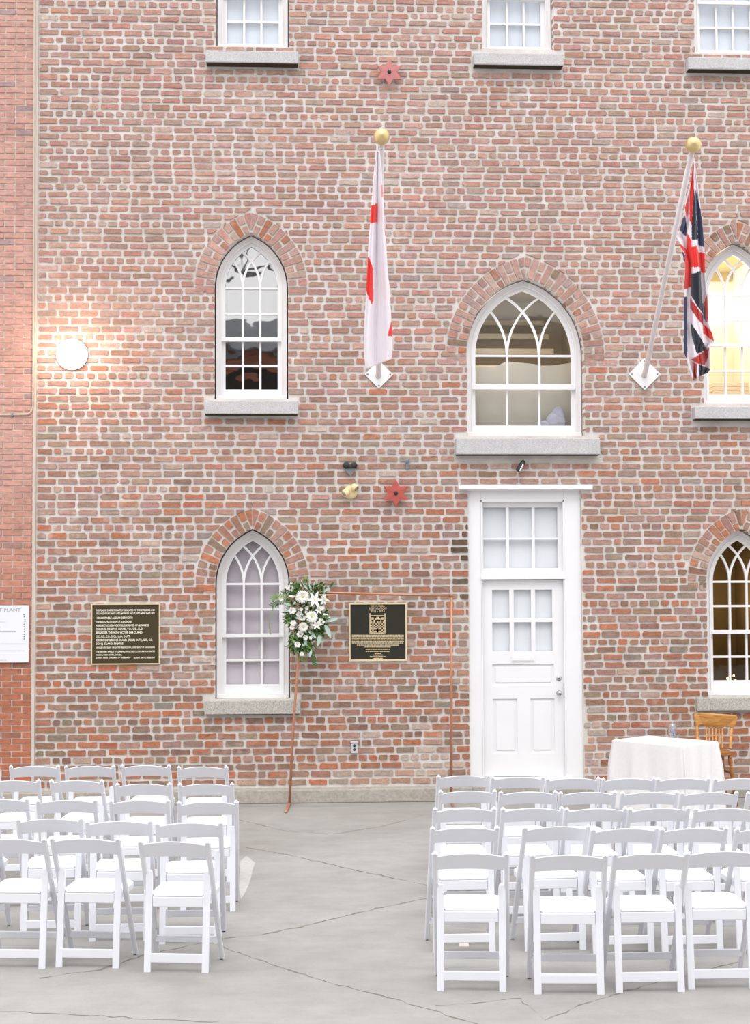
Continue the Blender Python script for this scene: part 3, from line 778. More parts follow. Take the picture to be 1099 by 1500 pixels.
# ------------------------------------------------------------------ door
dr = thing('door_1', ((DX0 + DX1) / 2, DW, FZ + .01), kind='structure')
yd = DW + .03
def bx(mb, px0, py0, px1, py1, off, dep, bev=0):     # box from photo-pixel corners; front at DW - off, going back by dep
    a_ = P(px0, (py0 + py1) / 2, off); b_ = P(px1, (py0 + py1) / 2, off); pm_ = (px0 + px1) / 2
    z0_, z1_ = P(pm_, py1, off).z, P(pm_, py0, off).z
    mb.box(a_.x, b_.x, DW - off, DW - off + dep, z0_, z1_, bev)
zdb = FZ + .01
def vx(px): return P(px, 930, -.03).x
def vz(py): return P(768, py, -.03).z
cz = MB()
cz.box(DX0, vx(706), yd, yd + .16, zdb, DZ1, .004); cz.box(vx(828), DX1, yd, yd + .16, zdb, DZ1, .004)
cz.box(vx(706), vx(828), yd, yd + .16, vz(735), DZ1, .004)
cz.box(vx(706) - .0, vx(706) + .012, yd - .008, yd + .02, zdb, vz(733)); cz.box(vx(828) - .012, vx(828), yd - .008, yd + .02, zdb, vz(733)); cz.box(vx(706), vx(828), yd - .008, yd + .02, vz(735) - .0, vz(733))
cz.build('door_frame', 'door_paint', dr)
b = MB(); b.box(CAP[0], CAP[1], DW - .075, DW + .04, CAP[2], CAP[3], .006); b.build('door_cap', 'door_paint', dr)
b = MB(); b.box(vx(705), vx(829), yd - .02, yd + .14, vz(848.5), vz(843), .004); b.box(vx(706), vx(828), yd + .0, yd + .14, vz(843), vz(838), .004); b.build('transom_bar', 'door_paint', dr)
tr = MB(); yt = yd + .06
def frame_grid(mb, X0, X1, Z0, Z1, xs, zs, y0, y1):   # full sheet minus pane holes, made of boxes
    prev = Z0
    for (za, zb) in zs:
        mb.box(X0, X1, y0, y1, prev, za); px = X0
        for (xa, xb) in xs: mb.box(px, xa, y0, y1, za, zb); px = xb
        mb.box(px, X1, y0, y1, za, zb); prev = zb
    mb.box(X0, X1, y0, y1, prev, Z1)
txs = [(vx(710.5), vx(744.3)), (vx(748.3), vx(782.5)), (vx(786.3), vx(820.3))]; tzs = [(vz(832), vz(789.8)), (vz(787), vz(742.6))]
frame_grid(tr, vx(706), vx(828), vz(838), vz(735), txs, tzs, yt, yt + .045)
ts = tr.build('transom_sash', 'door_paint', dr)
for xa, xb in txs:
    for za, zb in tzs: q = MB(); q.box(xa, xb, yt + .022, yt + .026, za, zb); q.build('pane', 'glass', ts)
q = MB(); q.box(vx(706), vx(828), yt + .07, yt + .075, vz(838), vz(735)); q.build('blind', 'blind_white', dr)
# the leaf: rails and stiles, recessed panels, six panes
leaf = MB(); yl = yd + .045; LX0, LX1 = vx(708), vx(827); LZ0, LZ1 = vz(1137.5), vz(849.5)
dxs = [(vx(722.3), vx(747.8)), (vx(754), vx(779.6)), (vx(785.6), vx(810.8))]; dzs = [(vz(953.7), vz(911.4)), (vz(905.5), vz(863.8))]
frame_grid(leaf, LX0, LX1, vz(960), LZ1, dxs, dzs, yl, yl + .045)
pzs = [((vx(722), vx(812)), (vz(1004.7), vz(972.8)))]; 
leaf.box(LX0, LX1, yl, yl + .045, vz(972.8), vz(960))
leaf.box(LX0, vx(722), yl, yl + .045, vz(1004.7), vz(972.8)); leaf.box(vx(812), LX1, yl, yl + .045, vz(1004.7), vz(972.8))
leaf.box(LX0, LX1, yl, yl + .045, vz(1023.7), vz(1004.7))
leaf.box(LX0, vx(722.5), yl, yl + .045, vz(1104), vz(1023.7)); leaf.box(vx(758), vx(777.3), yl, yl + .045, vz(1104), vz(1023.7)); leaf.box(vx(812.3), LX1, yl, yl + .045, vz(1104), vz(1023.7))
leaf.box(LX0, LX1, yl, yl + .045, LZ0, vz(1104))
lf = leaf.build('door_leaf', 'door_paint', dr)
for (xa, xb, za, zb) in ((vx(722), vx(812), vz(1004.7), vz(972.8)), (vx(722.5), vx(758), vz(1104), vz(1023.7)), (vx(777.3), vx(812.3), vz(1104), vz(1023.7))):
    q = MB(); q.box(xa - .002, xb + .002, yl + .018, yl + .04, za - .002, zb + .002); q.box(xa + .035, xb - .035, yl + .008, yl + .02, za + .035, zb - .035, .006); q.build('panel', 'door_paint', lf)
for xa, xb in dxs:
    for za, zb in dzs: q = MB(); q.box(xa, xb, yl + .02, yl + .024, za, zb); q.build('pane', 'glass', lf)
q = MB(); q.box(LX0 + .02, LX1 - .02, yl + .06, yl + .065, vz(960), vz(856)); q.build('blind', 'blind_white', dr)
q = MB(); q.box(vx(749.5), vx(784.6), yl - .008, yl + .002, vz(969.5), vz(959.8), .003); q.box(vx(751), vx(783), yl - .014, yl - .006, vz(968), vz(962.5), .003); q.build('mail_slot', 'white_paint', lf)
for nm, pz, rr in (('deadbolt', 993.8, .03), ('door_knob', 1015, .03)):
    q = MB(); cx_ = P(819, pz, -.07).x; z_ = P(819, pz, -.07).z
    q.lathe([(rr, 0), (rr, .006), (rr * .8, .012)] if nm == 'deadbolt' else [(rr, 0), (rr, .006), (.012, .01), (.012, .035), (.024, .042), (.027, .055), (.02, .068), (0, .071)], (cx_, yl + .002, z_), (0, -1, 0), 20)
    q.build(nm, 'chrome', lf)
q = MB(); q.box(vx(826.2), vx(828.4), yl - .012, yl + .01, vz(1023.5), vz(1003)); q.build('strike_plate', 'steel', dr)
q = MB(); q.box(DX0 + .13, DX1 - .13, yd - .02, yd + .18, FZ - .1, LZ0 - .006, .004); q.build('threshold', 'door_paint', dr)
q = MB(); q.box(DX0 - .05, DX1 + .05, yd + .2, yd + .24, 0, DZ1 + .1); q.build('backing_board', 'interior_dark', dr)

# ------------------------------------------------------------------ iron stars, plaques, sign, small fittings
def star(px, py, rpx, label, mat, off=.085):
    c = P(px, py, off); R_ = rpx / 130.8
    t = thing('star_anchor_plate', (c.x, DW, c.z), label, 'star', 'six-pointed wall anchor stars')
    pts = []
    for i in range(12):
        an = pi / 2 + i * pi / 6; rr = R_ if i % 2 == 0 else R_ * .56
        pts.append((c.x + rr * cos(an), c.z + rr * sin(an)))
    q = MB(); n = 12; vs = [(x, c.y + .012, z) for x, z in pts] + [(x, c.y, z) for x, z in pts] + [(c.x + (x - c.x) * .93, c.y - .006, c.z + (z - c.z) * .93) for x, z in pts] + [(c.x, c.y - .012, c.z), (c.x, c.y + .012, c.z)]
    fs = []
    for i in range(n):
        j = (i + 1) % n; fs += [(i, j, j + n, i + n), (i + n, j + n, j + 2 * n, i + 2 * n), (i + 2 * n, j + 2 * n, 3 * n), (j, i, 3 * n + 1)]
    q.add(vs, fs); q.build('star_plate', mat, t)
    q = MB(); q.lathe([(.030, 0), (.030, .004), (.017, .006), (.017, .022), (.012, .028)], (c.x, c.y - .006, c.z), (0, -1, 0), 6); q.build('bolt', 'black_metal', t)
    q = MB(); q.lathe([(.016, 0), (.016, .09)], (c.x, DW - .0, c.z), (0, -1, 0), 10); q.build('tie_rod', 'rust_red', t)
star(570.5, 106, 21, 'faded red six-pointed iron star high on the wall between the top windows', 'faded_red')
star(580, 722.5, 21, 'red six-pointed iron star just left of the white door cap', 'rust_red')

def plaque(px0, py0, px1, py1, field, rim, bw, label, name='wall_plaque'):
    c0 = P(px0, py1, .03); c1 = P(px1, py0, .03); t = thing(name, ((c0.x + c1.x) / 2, DW, c0.z), label, 'plaque')
    q = MB(); q.box(c0.x + .004, c1.x - .004, DW - .024, DW - .004, c0.z + .004, c1.z - .004, .003); q.build('field', field, t)
    q = MB(); i_ = [(c0.x + bw, c0.z + bw), (c0.x + bw, c1.z - bw), (c1.x - bw, c1.z - bw), (c1.x - bw, c0.z + bw)]
    o_ = [(c0.x, c0.z), (c0.x, c1.z), (c1.x, c1.z), (c1.x, c0.z)]; q.strip(i_, o_, DW - .034, DW - .003, True); q.build('rim', rim, t)
    return t
t = plaque(133.6, 884.2, 234.2, 973.4, 'bronze_dark', 'brass', .010, 'wide bronze plaque of cream names, left of the lower left window')
LN = [('THIS PLAQUE IS AFFECTIONATELY DEDICATED TO THOSE PERSONS AND', 140.4, 226.6, 893.8, 2.7), ('ORGANIZATIONS WHO LIVED, WORKED AND PLAYED HERE, SINCE 1820.', 140.4, 227, 898.5, 2.5),
 ('HONOURABLE ALEXANDER KEITH', 140.4, 194.3, 905.2, 3.0), ('DONALD G. KEITH, SON OF ALEXANDER', 140.4, 193, 910.7, 2.8), ('MARGARET LOUISE WICKWIRE, DAUGHTER OF ALEXANDER', 140.4, 218.8, 916, 2.9),
 ('COLONEL SIDNEY C. OLAND, V.D., C.D., LL.D.', 140.4, 209.5, 921.4, 2.9), ('BRIGADIER THE HON. VICTOR DEB OLAND-', 140.4, 209.5, 926.5, 2.9), ('O.C., E.D., C.D., D.C.L., LL.D., D.LITT.', 140.6, 191, 932, 2.9),
 ('COMMODORE BRUCE OLAND, (RCNR) O.ST.J., C.D., C.D.', 140.6, 223.8, 937.4, 3.0), ('DON J. OLAND, ESQUIRE', 140.6, 180.5, 942.9, 2.9), ('UNVEILED JUNE EIGHT 1991 IN THE PRESENCE OF A LARGE GROUP OF HALIGONIANS.', 140.8, 227, 948.3, 2.1),
 ('THE BREWERY MARKET BY CLARENCE INVESTMENT CORPORATION LIMITED', 141, 227, 954.3, 2.2), ('HALIFAX, NOVA SCOTIA, CANADA.', 141, 178.8, 959.2, 2.2), ('JOHN R. FIANE, CHAIRMAN OF THE BOARD-', 141, 191, 963.3, 2.2), ('HUGH P. SMITH, PRESIDENT', 196, 227, 963.3, 2.2)]
for s_, xa, xb, yy, hp in LN: text_mb(s_, P(xa, yy, .026).x, P(xb, yy, .026).x, P((xa + xb) / 2, yy, .026).z, hp / 131, DW - .0262).build('lettering', 'cream_letter', t, fix=False)
t = plaque(511.4, 882.8, 596.2, 968.6, 'black_field', 'brass', .018, 'square black plaque with gold rim and a small building emblem')
for s_, xa, xb, yy, hp in (('KEITH HALL', 543, 563.6, 887.1, 3.0), ('RESTORATION', 540.6, 566.2, 891.1, 3.0), ('2011 - 2013', 543, 563.4, 895.2, 3.0)):
    text_mb(s_, P(xa, yy, .026).x, P(xb, yy, .026).x, P((xa + xb) / 2, yy, .026).z, hp / 131, DW - .0262).build('lettering', 'tan_letter', t, fix=False)
r = random.Random(3)
def ink(mb, x0, x1, y, h, off=.026):               # one line of unreadably small print as word-length bars
    x = x0
    while x < x1 - .3:
        L = min(r.uniform(1.2, 4.6), x1 - x); bx(mb, x, y - h / 2, x + L, y + h / 2, off + .0006, .0006); x += L + .45
for i in range(6): q = MB(); ink(q, 515.6, 591.6, 930.4 + i * 2.32, 1.35); q.build('small_print', 'tan_letter', t)
for y_, xa, xb in ((945.1, 523, 584.5), (947.6, 534.4, 572.5), (950.9, 536, 571), (954.1, 536, 571), (957.4, 549, 558), (959.6, 546.5, 561), (961.9, 542, 564.9), (964.4, 546, 560.9)): q = MB(); ink(q, xa, xb, y_, 1.3); q.build('small_print', 'tan_letter', t)
em = MB(); E_ = lambda x0, y0, x1, y1: bx(em, 500 + x0 / 9.99, 870 + y0 / 9.99, 500 + x1 / 9.99, 870 + y1 / 9.99, .0275, .002)
E_(412, 570, 650, 580); E_(414, 285, 430, 575); E_(632, 285, 648, 575); E_(430, 312, 632, 325)
for x_ in (440, 585): E_(x_, 345, x_ + 35, 390)
E_(495, 352, 575, 400); E_(515, 335, 555, 355); E_(430, 378, 632, 400)
for y_ in (400, 440, 490, 540): E_(430, y_ + 32 if y_ < 540 else 560, 632, y_ + 50 if y_ < 540 else 570)
for x_ in (430, 474, 520, 566, 610): E_(x_, 395, x_ + 24, 565)
E_(500, 500, 566, 565)
em.build('building_emblem', 'tan_letter', t)

# white sign on the red wall
c0 = P(-46, 971, .10); c1 = P(41.8, 886.8, .10)
t = thing('wall_sign', (c1.x - .3, YL, c0.z), 'white printed notice board on the red brick, cut by the left edge', 'sign')
q = MB(); q.box(c0.x, c1.x, YL - .045, YL - .012, c0.z, c1.z, .004); q.build('sign_panel', 'sign_white', t)
ys_ = DW - YL + .0462
text_mb('MALT PLANT', P(-17, 893.5, ys_).x, P(30.4, 893.5, ys_).x, P(10, 893.4, ys_).z, 4.4 / 131, DW - ys_).build('lettering', 'sign_grey', t, fix=False)
for y_, x1_, mt in ((911, 8, 'sign_faint'), (918.6, 1, 'sign_grey'), (925.2, 23, 'sign_grey'), (943, 38, 'sign_faint'), (953, 36, 'sign_faint'), (967, 10, 'sign_faint')):
    q = MB(); ink(q, -42, x1_, y_, .9 if mt == 'sign_grey' else 1.1, ys_); q.build('small_print', mt, t)
for i, (x_, y_) in enumerate(((35, 900.2), (35.5, 903.5), (36.5, 907.8), (36.5, 910.8), (35.2, 914.5), (35.2, 918.2), (35.6, 921.6), (35.8, 925.1), (35.3, 929), (35.3, 932.5), (35.4, 936))):
    q = MB(); bx(q, x_ - .7, y_ - .7, x_ + .7, y_ + .7, ys_ + .0006, .0006); q.build('key_mark', 'sign_dark', t)

# conduit round the red brick
pts = [P(50.5, -190, .040)] + [P(48.6 + (50.5 - 48.6) * (590 - y) / 590 , y, .040) for y in (0, 300, 590)]
pts += [P(48.0 - 8 * (1 - cos(a_)) , 592 + 15 * sin(a_), .040) for a_ in (radians(20), radians(45), radians(70), radians(90))] + [P(15, 607.6, .040), P(-60, 608, .040)]
q = MB(); q.tube(pts, .011, 8)
cd_ = thing('conduit', (pts[0].x, YL, 4.3), 'thin grey conduit running down beside the corner joint, then left', 'conduit'); q.build('pipe', 'grey_pipe', cd_)
q = MB(); g_ = P(18, 607.6, .040); q.box(g_.x - .012, g_.x + .012, YL - .030, YL + .002, g_.z - .02, g_.z + .02, .003); q.build('clip', 'steel', cd_)

# round wall lamp
c = P(104.3, 517.8, .12); t = thing('wall_lamp', (c.x, DW, c.z), 'round white glowing lamp mounted on the brick near the corner joint', 'lamp')
q = MB(); q.lathe([(.172, 0), (.172, .03), (.168, .035)], (c.x, DW - .005, c.z), (0, -1, 0), 40); q.build('lamp_base', 'cream_plastic', t)
q = MB(); q.lathe([(.166, .03), (.172, .045), (.170, .085), (.155, .112), (.11, .124), (0, .128)], (c.x, DW - .005, c.z), (0, -1, 0), 40); q.build('lamp_diffuser', 'lamp_glow', t)
lamp('lamp_light', (c.x, DW - .42, c.z + .02), 15, (1, .66, .44), .12)

# floodlight, brackets, outlet
c = P(514, 720, .1); t = thing('twin_floodlight', (c.x, DW, c.z), 'cream twin-headed emergency light left of the lower star', 'light')
q = MB(); q.lathe([(.075, 0), (.078, .02), (.07, .05), (.04, .065)], (c.x, DW - .004, c.z - .005), (0, -1, 0), 24); q.build('round_base', 'cream_plastic', t)
for (dx, dz, lx, lz) in ((-.035, -.02, -.075, -.035), (.028, .04, .055, .04)):
    d_ = Vector((lx * 1.2, -.05, -.055)).normalized(); b0 = Vector((c.x + dx, DW - .075, c.z + dz + .02))
    q = MB(); q.lathe([(.02, -.02), (.038, 0), (.042, .055), (.038, .06), (.03, .052)], b0, d_, 18); h_ = q.build('lamp_head', 'cream_plastic', t)
    q = MB(); q.lathe([(.03, .0545), (.012, .056)], b0, d_, 16); q.build('lens', 'chrome', h_)
c = P(513, 686, .08); t = thing('loudspeaker_bracket', (c.x, DW, c.z), 'broken black two-lobed fitting above the cream twin light', 'bracket')
q = MB(); q.ball((c.x - .04, DW - .05, c.z + .035), .042, 14, (1, .8, .9)); q.ball((c.x + .045, DW - .05, c.z + .035), .04, 14, (1, .8, .9)); q.box(c.x - .04, c.x + .045, DW - .07, DW - .004, c.z, c.z + .045, .01); q.build('black_lobes', 'black_metal', t)
q = MB(); q.prism([(c.x - .07, c.z + .012), (c.x + .06, c.z + .01), (c.x + .035, c.z - .045), (c.x + .008, c.z - .085), (c.x - .03, c.z - .05)], DW - .05, DW - .03); q.build('steel_tongue', 'steel', t)
c = P(597.5, 680, .05); t = thing('wall_bracket', (c.x, DW, c.z), 'short upright grey metal bracket above the lower star', 'bracket')
q = MB(); q.box(c.x - .02, c.x + .02, DW - .03, DW - .004, c.z - .055, c.z + .06, .004); q.box(c.x - .026, c.x + .0, DW - .06, DW - .02, c.z + .02, c.z + .055, .004); q.build('bracket_body', 'steel', t)
c = P(763, 683, .08); t = thing('small_spotlight', (c.x, DW, c.z), 'small black slanted spotlight between the middle window and door', 'light')
d_ = Vector((-.55, -.25, -.80)).normalized(); q = MB(); q.lathe([(.02, -.075), (.027, -.06), (.027, .06), (.022, .066)], (c.x, DW - .075, c.z), d_, 14); q.build('spot_body', 'black_metal', t)
q = MB(); q.tube([(c.x + .02, DW + .002, c.z), (c.x + .02, DW - .06, c.z + .02)], .008, 8); q.build('spot_arm', 'steel', t)
q = MB(); q.bar([(c.x + .027, DW - .088, c.z + .02), (c.x - .018, DW - .108, c.z - .058)], .012, .02); q.build('spot_shade', 'chrome', t)
c = P(519.3, 1094.8, .05); t = thing('wall_outlet', (c.x, DW, c.z), 'small grey two-socket power outlet low on the wall', 'outlet')
q = MB(); q.box(c.x - .036, c.x + .036, DW - .045, DW - .002, c.z - .065, c.z + .065, .005); q.box(c.x - .042, c.x + .042, DW - .052, DW - .002, c.z + .045, c.z + .062, .004)
M['outlet_grey'] = plain('outlet_grey', rgb(196, 196, 200), .5); q.build('outlet_box', 'outlet_grey', t)
for dz in (.018, -.024): q = MB(); q.lathe([(.016, 0), (.016, .003)], (c.x, DW - .045, c.z + dz), (0, -1, 0), 16); q.build('socket', 'black_metal', t)

# ------------------------------------------------------------------ flagpoles and flags
def inpoly(x, y, poly):
    c = False; n = len(poly)
    for i in range(n):
        x1, y1 = poly[i]; x2, y2 = poly[i - 1]
        if (y1 > y) != (y2 > y) and x < (x2 - x1) * (y - y1) / (y2 - y1) + x1: c = not c
    return c
OUT = 2.3
def flagpole(base, tip, hb, label, size, rb=.030):
    b = P(*base, .05); c = P(*tip, OUT); t = thing('flagpole', (b.x, DW, b.z), label, 'flagpole', 'slanted flagpoles on the wall')
    m = size / 131 / 1.0; cc = P(hb[0], hb[1], .05); q = MB()
    pl = [(cc.x, cc.z + m), (cc.x + m, cc.z), (cc.x, cc.z - m), (cc.x - m, cc.z)]
    q.prism(pl, DW - .03, DW - .012); mp = q.build('mounting_plate', 'white_paint', t)
    for an in (0, 90, 180, 270):
        q = MB(); q.lathe([(.011, 0), (.011, .004), (.006, .008)], (cc.x + m * .8 * cos(radians(an)), DW - .03, cc.z + m * .8 * sin(radians(an))), (0, -1, 0), 8); q.build('screw', 'steel', mp)
    d = (c - b); q = MB(); e = c - d.normalized() * .075
    q.tube([Vector((b.x, DW - .02, b.z)) , b + d * .02, b.lerp(c, .5), e], rb, 16, [1.05, 1.0, .97, .93]); q.build('pole', 'pole_white', t)
    q = MB(); q.ball(c, .081, 28); ba = q.build('finial_ball', 'gold', t)
    up_ = (Vector((0, 0, EYE)) - c).normalized() * .25 + Vector((0, 0, 1)); up_.normalize()
    q = MB(); q.lathe([(.008, 0), (.008, .004)], c + up_ * .079, up_, 10); q.build('ball_screw', 'black_metal', ba)
    q = MB(); q.tube([c - d.normalized() * .088, c - d.normalized() * .06], .02, 12); q.build('neck', 'gold', t)
    return t, b, c
def interp(tab, y):
    for (y0, x0), (y1, x1) in zip(tab, tab[1:]):
        if y <= y1: return x0 + (x1 - x0) * (y - y0) / (y1 - y0) if y >= y0 else x0
    return tab[-1][1]
def flag(name, left, right, polys, base, depth, folds, label, tip_, ny=230, nx=54, hem=None):
    ytop, ybot = left[0][0], max(left[-1][0], right[-1][0]); mb = MB(); mb.col = []
    for j in range(ny + 1):
        v = j / ny
        for i in range(nx + 1):
            u = i / nx
            yl_ = left[0][0] + v * (left[-1][0] - left[0][0]); yr_ = right[0][0] + v * (right[-1][0] - right[0][0])
            y = yl_ + (yr_ - yl_) * u
            if hem: y = min(y, hem(u)) if v > .9 else y
            x = interp(left, y) * (1 - u) + interp(right, y) * u
            off = depth(v)
            amp = min(1, .25 + v * 1.6)
            rip = sum(a_ * sin(2 * pi * (f_ * u + p_ + q_ * v)) for a_, f_, p_, q_ in folds) * amp
            p = P(x, y, off + rip); mb.v.append((p.x, p.y, p.z))
            c = base
            for col, poly in polys:
                if inpoly(x, y, poly): c = col
            mb.col.append(c)
    n = nx + 1
    mb.f = [(j * n + i, j * n + i + 1, (j + 1) * n + i + 1, (j + 1) * n + i) for j in range(ny) for i in range(nx)]; mb.sm = [True] * len(mb.f)
    c = P((left[0][1] + right[0][1]) / 2, ytop, depth(0)); t = thing('flag', c, label, 'flag')
    o = mb.build('flag_cloth', 'flag', t, fix=False)
    so = o.modifiers.new('thickness', 'SOLIDIFY'); so.thickness = .004; so.offset = 0
    q = MB(); tp = P((left[0][1] + right[0][1]) / 2, ytop - 1, depth(0)); pt_ = P(tip_[0], tip_[1] + 17, OUT - .06)
    q.tube([pt_, pt_.lerp(tp, .5) + Vector((0, -.015, 0)), tp + Vector((0, 0, -.02))], .005, 6); q.build('halyard_tie', 'pole_white', t)
    return t, o
WHT = rgb(238, 230, 236); RED = rgb(232, 50, 44); DRED = rgb(178, 44, 38); NAV = rgb(48, 60, 96); BNV = rgb(26, 30, 46); SLT = rgb(84, 92, 118)  # darker red and near-black navy put fold shade into the cloth colour
flagpole((554.5, 551), (559.3, 200), (555.4, 548), 'flagpole in the middle of the wall carrying the white and red flag', 21)
L = [(221, 551), (268, 546.6), (304.7, 544), (326.7, 542.5), (356, 540.3), (400, 538), (424, 536.7), (453, 535.2), (482.7, 533.4), (512, 533), (526.7, 534.3), (541, 536)]
R_ = [(221, 556), (245, 559), (271, 560.3), (297, 562.3), (326.7, 563.4), (356, 565.7), (400, 568.2), (424, 571), (468, 573.3), (482.7, 574.8), (512, 575), (526, 574)]
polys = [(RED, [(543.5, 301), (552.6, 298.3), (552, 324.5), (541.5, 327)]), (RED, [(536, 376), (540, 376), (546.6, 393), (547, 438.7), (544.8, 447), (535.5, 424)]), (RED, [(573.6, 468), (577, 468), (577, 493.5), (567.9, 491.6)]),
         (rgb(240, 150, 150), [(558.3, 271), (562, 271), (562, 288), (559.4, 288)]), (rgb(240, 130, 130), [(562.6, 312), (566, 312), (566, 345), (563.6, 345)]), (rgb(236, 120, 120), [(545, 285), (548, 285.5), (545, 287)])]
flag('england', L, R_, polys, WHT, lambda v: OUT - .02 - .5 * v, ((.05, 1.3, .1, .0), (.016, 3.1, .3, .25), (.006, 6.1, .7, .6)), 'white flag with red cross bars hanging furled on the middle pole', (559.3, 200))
flagpole((944.5, 550), (1016, 212), (945.2, 547.5), 'right flagpole carrying the blue and red crossed flag', 24)
z3 = lambda pts: [(960 + x / 7.5, 190 + y / 7.5) for x, y in pts]
z4 = lambda pts: [(960 + x / 7.145, 370 + y / 7.143) for x, y in pts]
L = [(236, 1016.2), (264.7, 1012.7), (286, 1006.7), (306, 1003.3), (323, 1000), (336.7, 996), (347, 991.3), (355.3, 996), (371.3, 1000), (387, 1004.6), (412, 1003.4), (433, 1002.4), (496, 1002.4), (517, 1002.7), (532.4, 1007.6), (553.4, 1013.9), (557, 1016)]
R_ = [(236, 1017.6), (262, 1021.3), (294, 1025.3), (330, 1029.3), (360.7, 1032), (390, 1033), (398, 1033.5), (428.8, 1036.3), (470.8, 1037.7), (490.4, 1044), (501.6, 1046.5), (508.6, 1040.2), (540.8, 1040.5), (546, 1037)]
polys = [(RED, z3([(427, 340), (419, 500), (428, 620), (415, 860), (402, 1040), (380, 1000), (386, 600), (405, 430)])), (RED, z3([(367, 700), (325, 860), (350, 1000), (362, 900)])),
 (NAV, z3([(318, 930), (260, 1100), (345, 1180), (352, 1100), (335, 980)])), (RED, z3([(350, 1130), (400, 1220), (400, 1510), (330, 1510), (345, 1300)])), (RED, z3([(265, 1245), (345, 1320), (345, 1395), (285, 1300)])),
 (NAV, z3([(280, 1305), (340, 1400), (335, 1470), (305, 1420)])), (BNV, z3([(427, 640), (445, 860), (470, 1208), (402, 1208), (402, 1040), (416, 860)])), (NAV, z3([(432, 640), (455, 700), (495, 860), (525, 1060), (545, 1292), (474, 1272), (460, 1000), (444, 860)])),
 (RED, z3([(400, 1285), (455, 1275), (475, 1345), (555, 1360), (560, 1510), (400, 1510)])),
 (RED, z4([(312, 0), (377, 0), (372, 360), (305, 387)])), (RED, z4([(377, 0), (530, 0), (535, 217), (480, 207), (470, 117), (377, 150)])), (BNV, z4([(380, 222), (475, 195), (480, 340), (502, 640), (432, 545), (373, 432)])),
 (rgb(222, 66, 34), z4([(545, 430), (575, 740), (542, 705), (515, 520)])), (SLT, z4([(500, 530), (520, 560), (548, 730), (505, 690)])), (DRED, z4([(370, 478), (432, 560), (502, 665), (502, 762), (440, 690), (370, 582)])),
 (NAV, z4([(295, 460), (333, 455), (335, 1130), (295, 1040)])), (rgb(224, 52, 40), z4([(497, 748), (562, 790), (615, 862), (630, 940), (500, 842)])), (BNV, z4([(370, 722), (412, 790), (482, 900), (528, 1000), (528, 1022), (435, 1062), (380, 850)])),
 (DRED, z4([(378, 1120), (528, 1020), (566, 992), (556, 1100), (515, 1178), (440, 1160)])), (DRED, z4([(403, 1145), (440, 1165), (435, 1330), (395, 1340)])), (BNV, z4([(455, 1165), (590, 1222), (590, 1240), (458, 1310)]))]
flag('union', L, R_, polys, WHT, lambda v: OUT - .02 - .35 * v, ((.05, 1.6, .35, .1), (.022, 3.4, .1, -.2), (.006, 7.3, .2, .5)), 'navy, red and white crossed flag hanging furled on the right pole', (1016, 212))

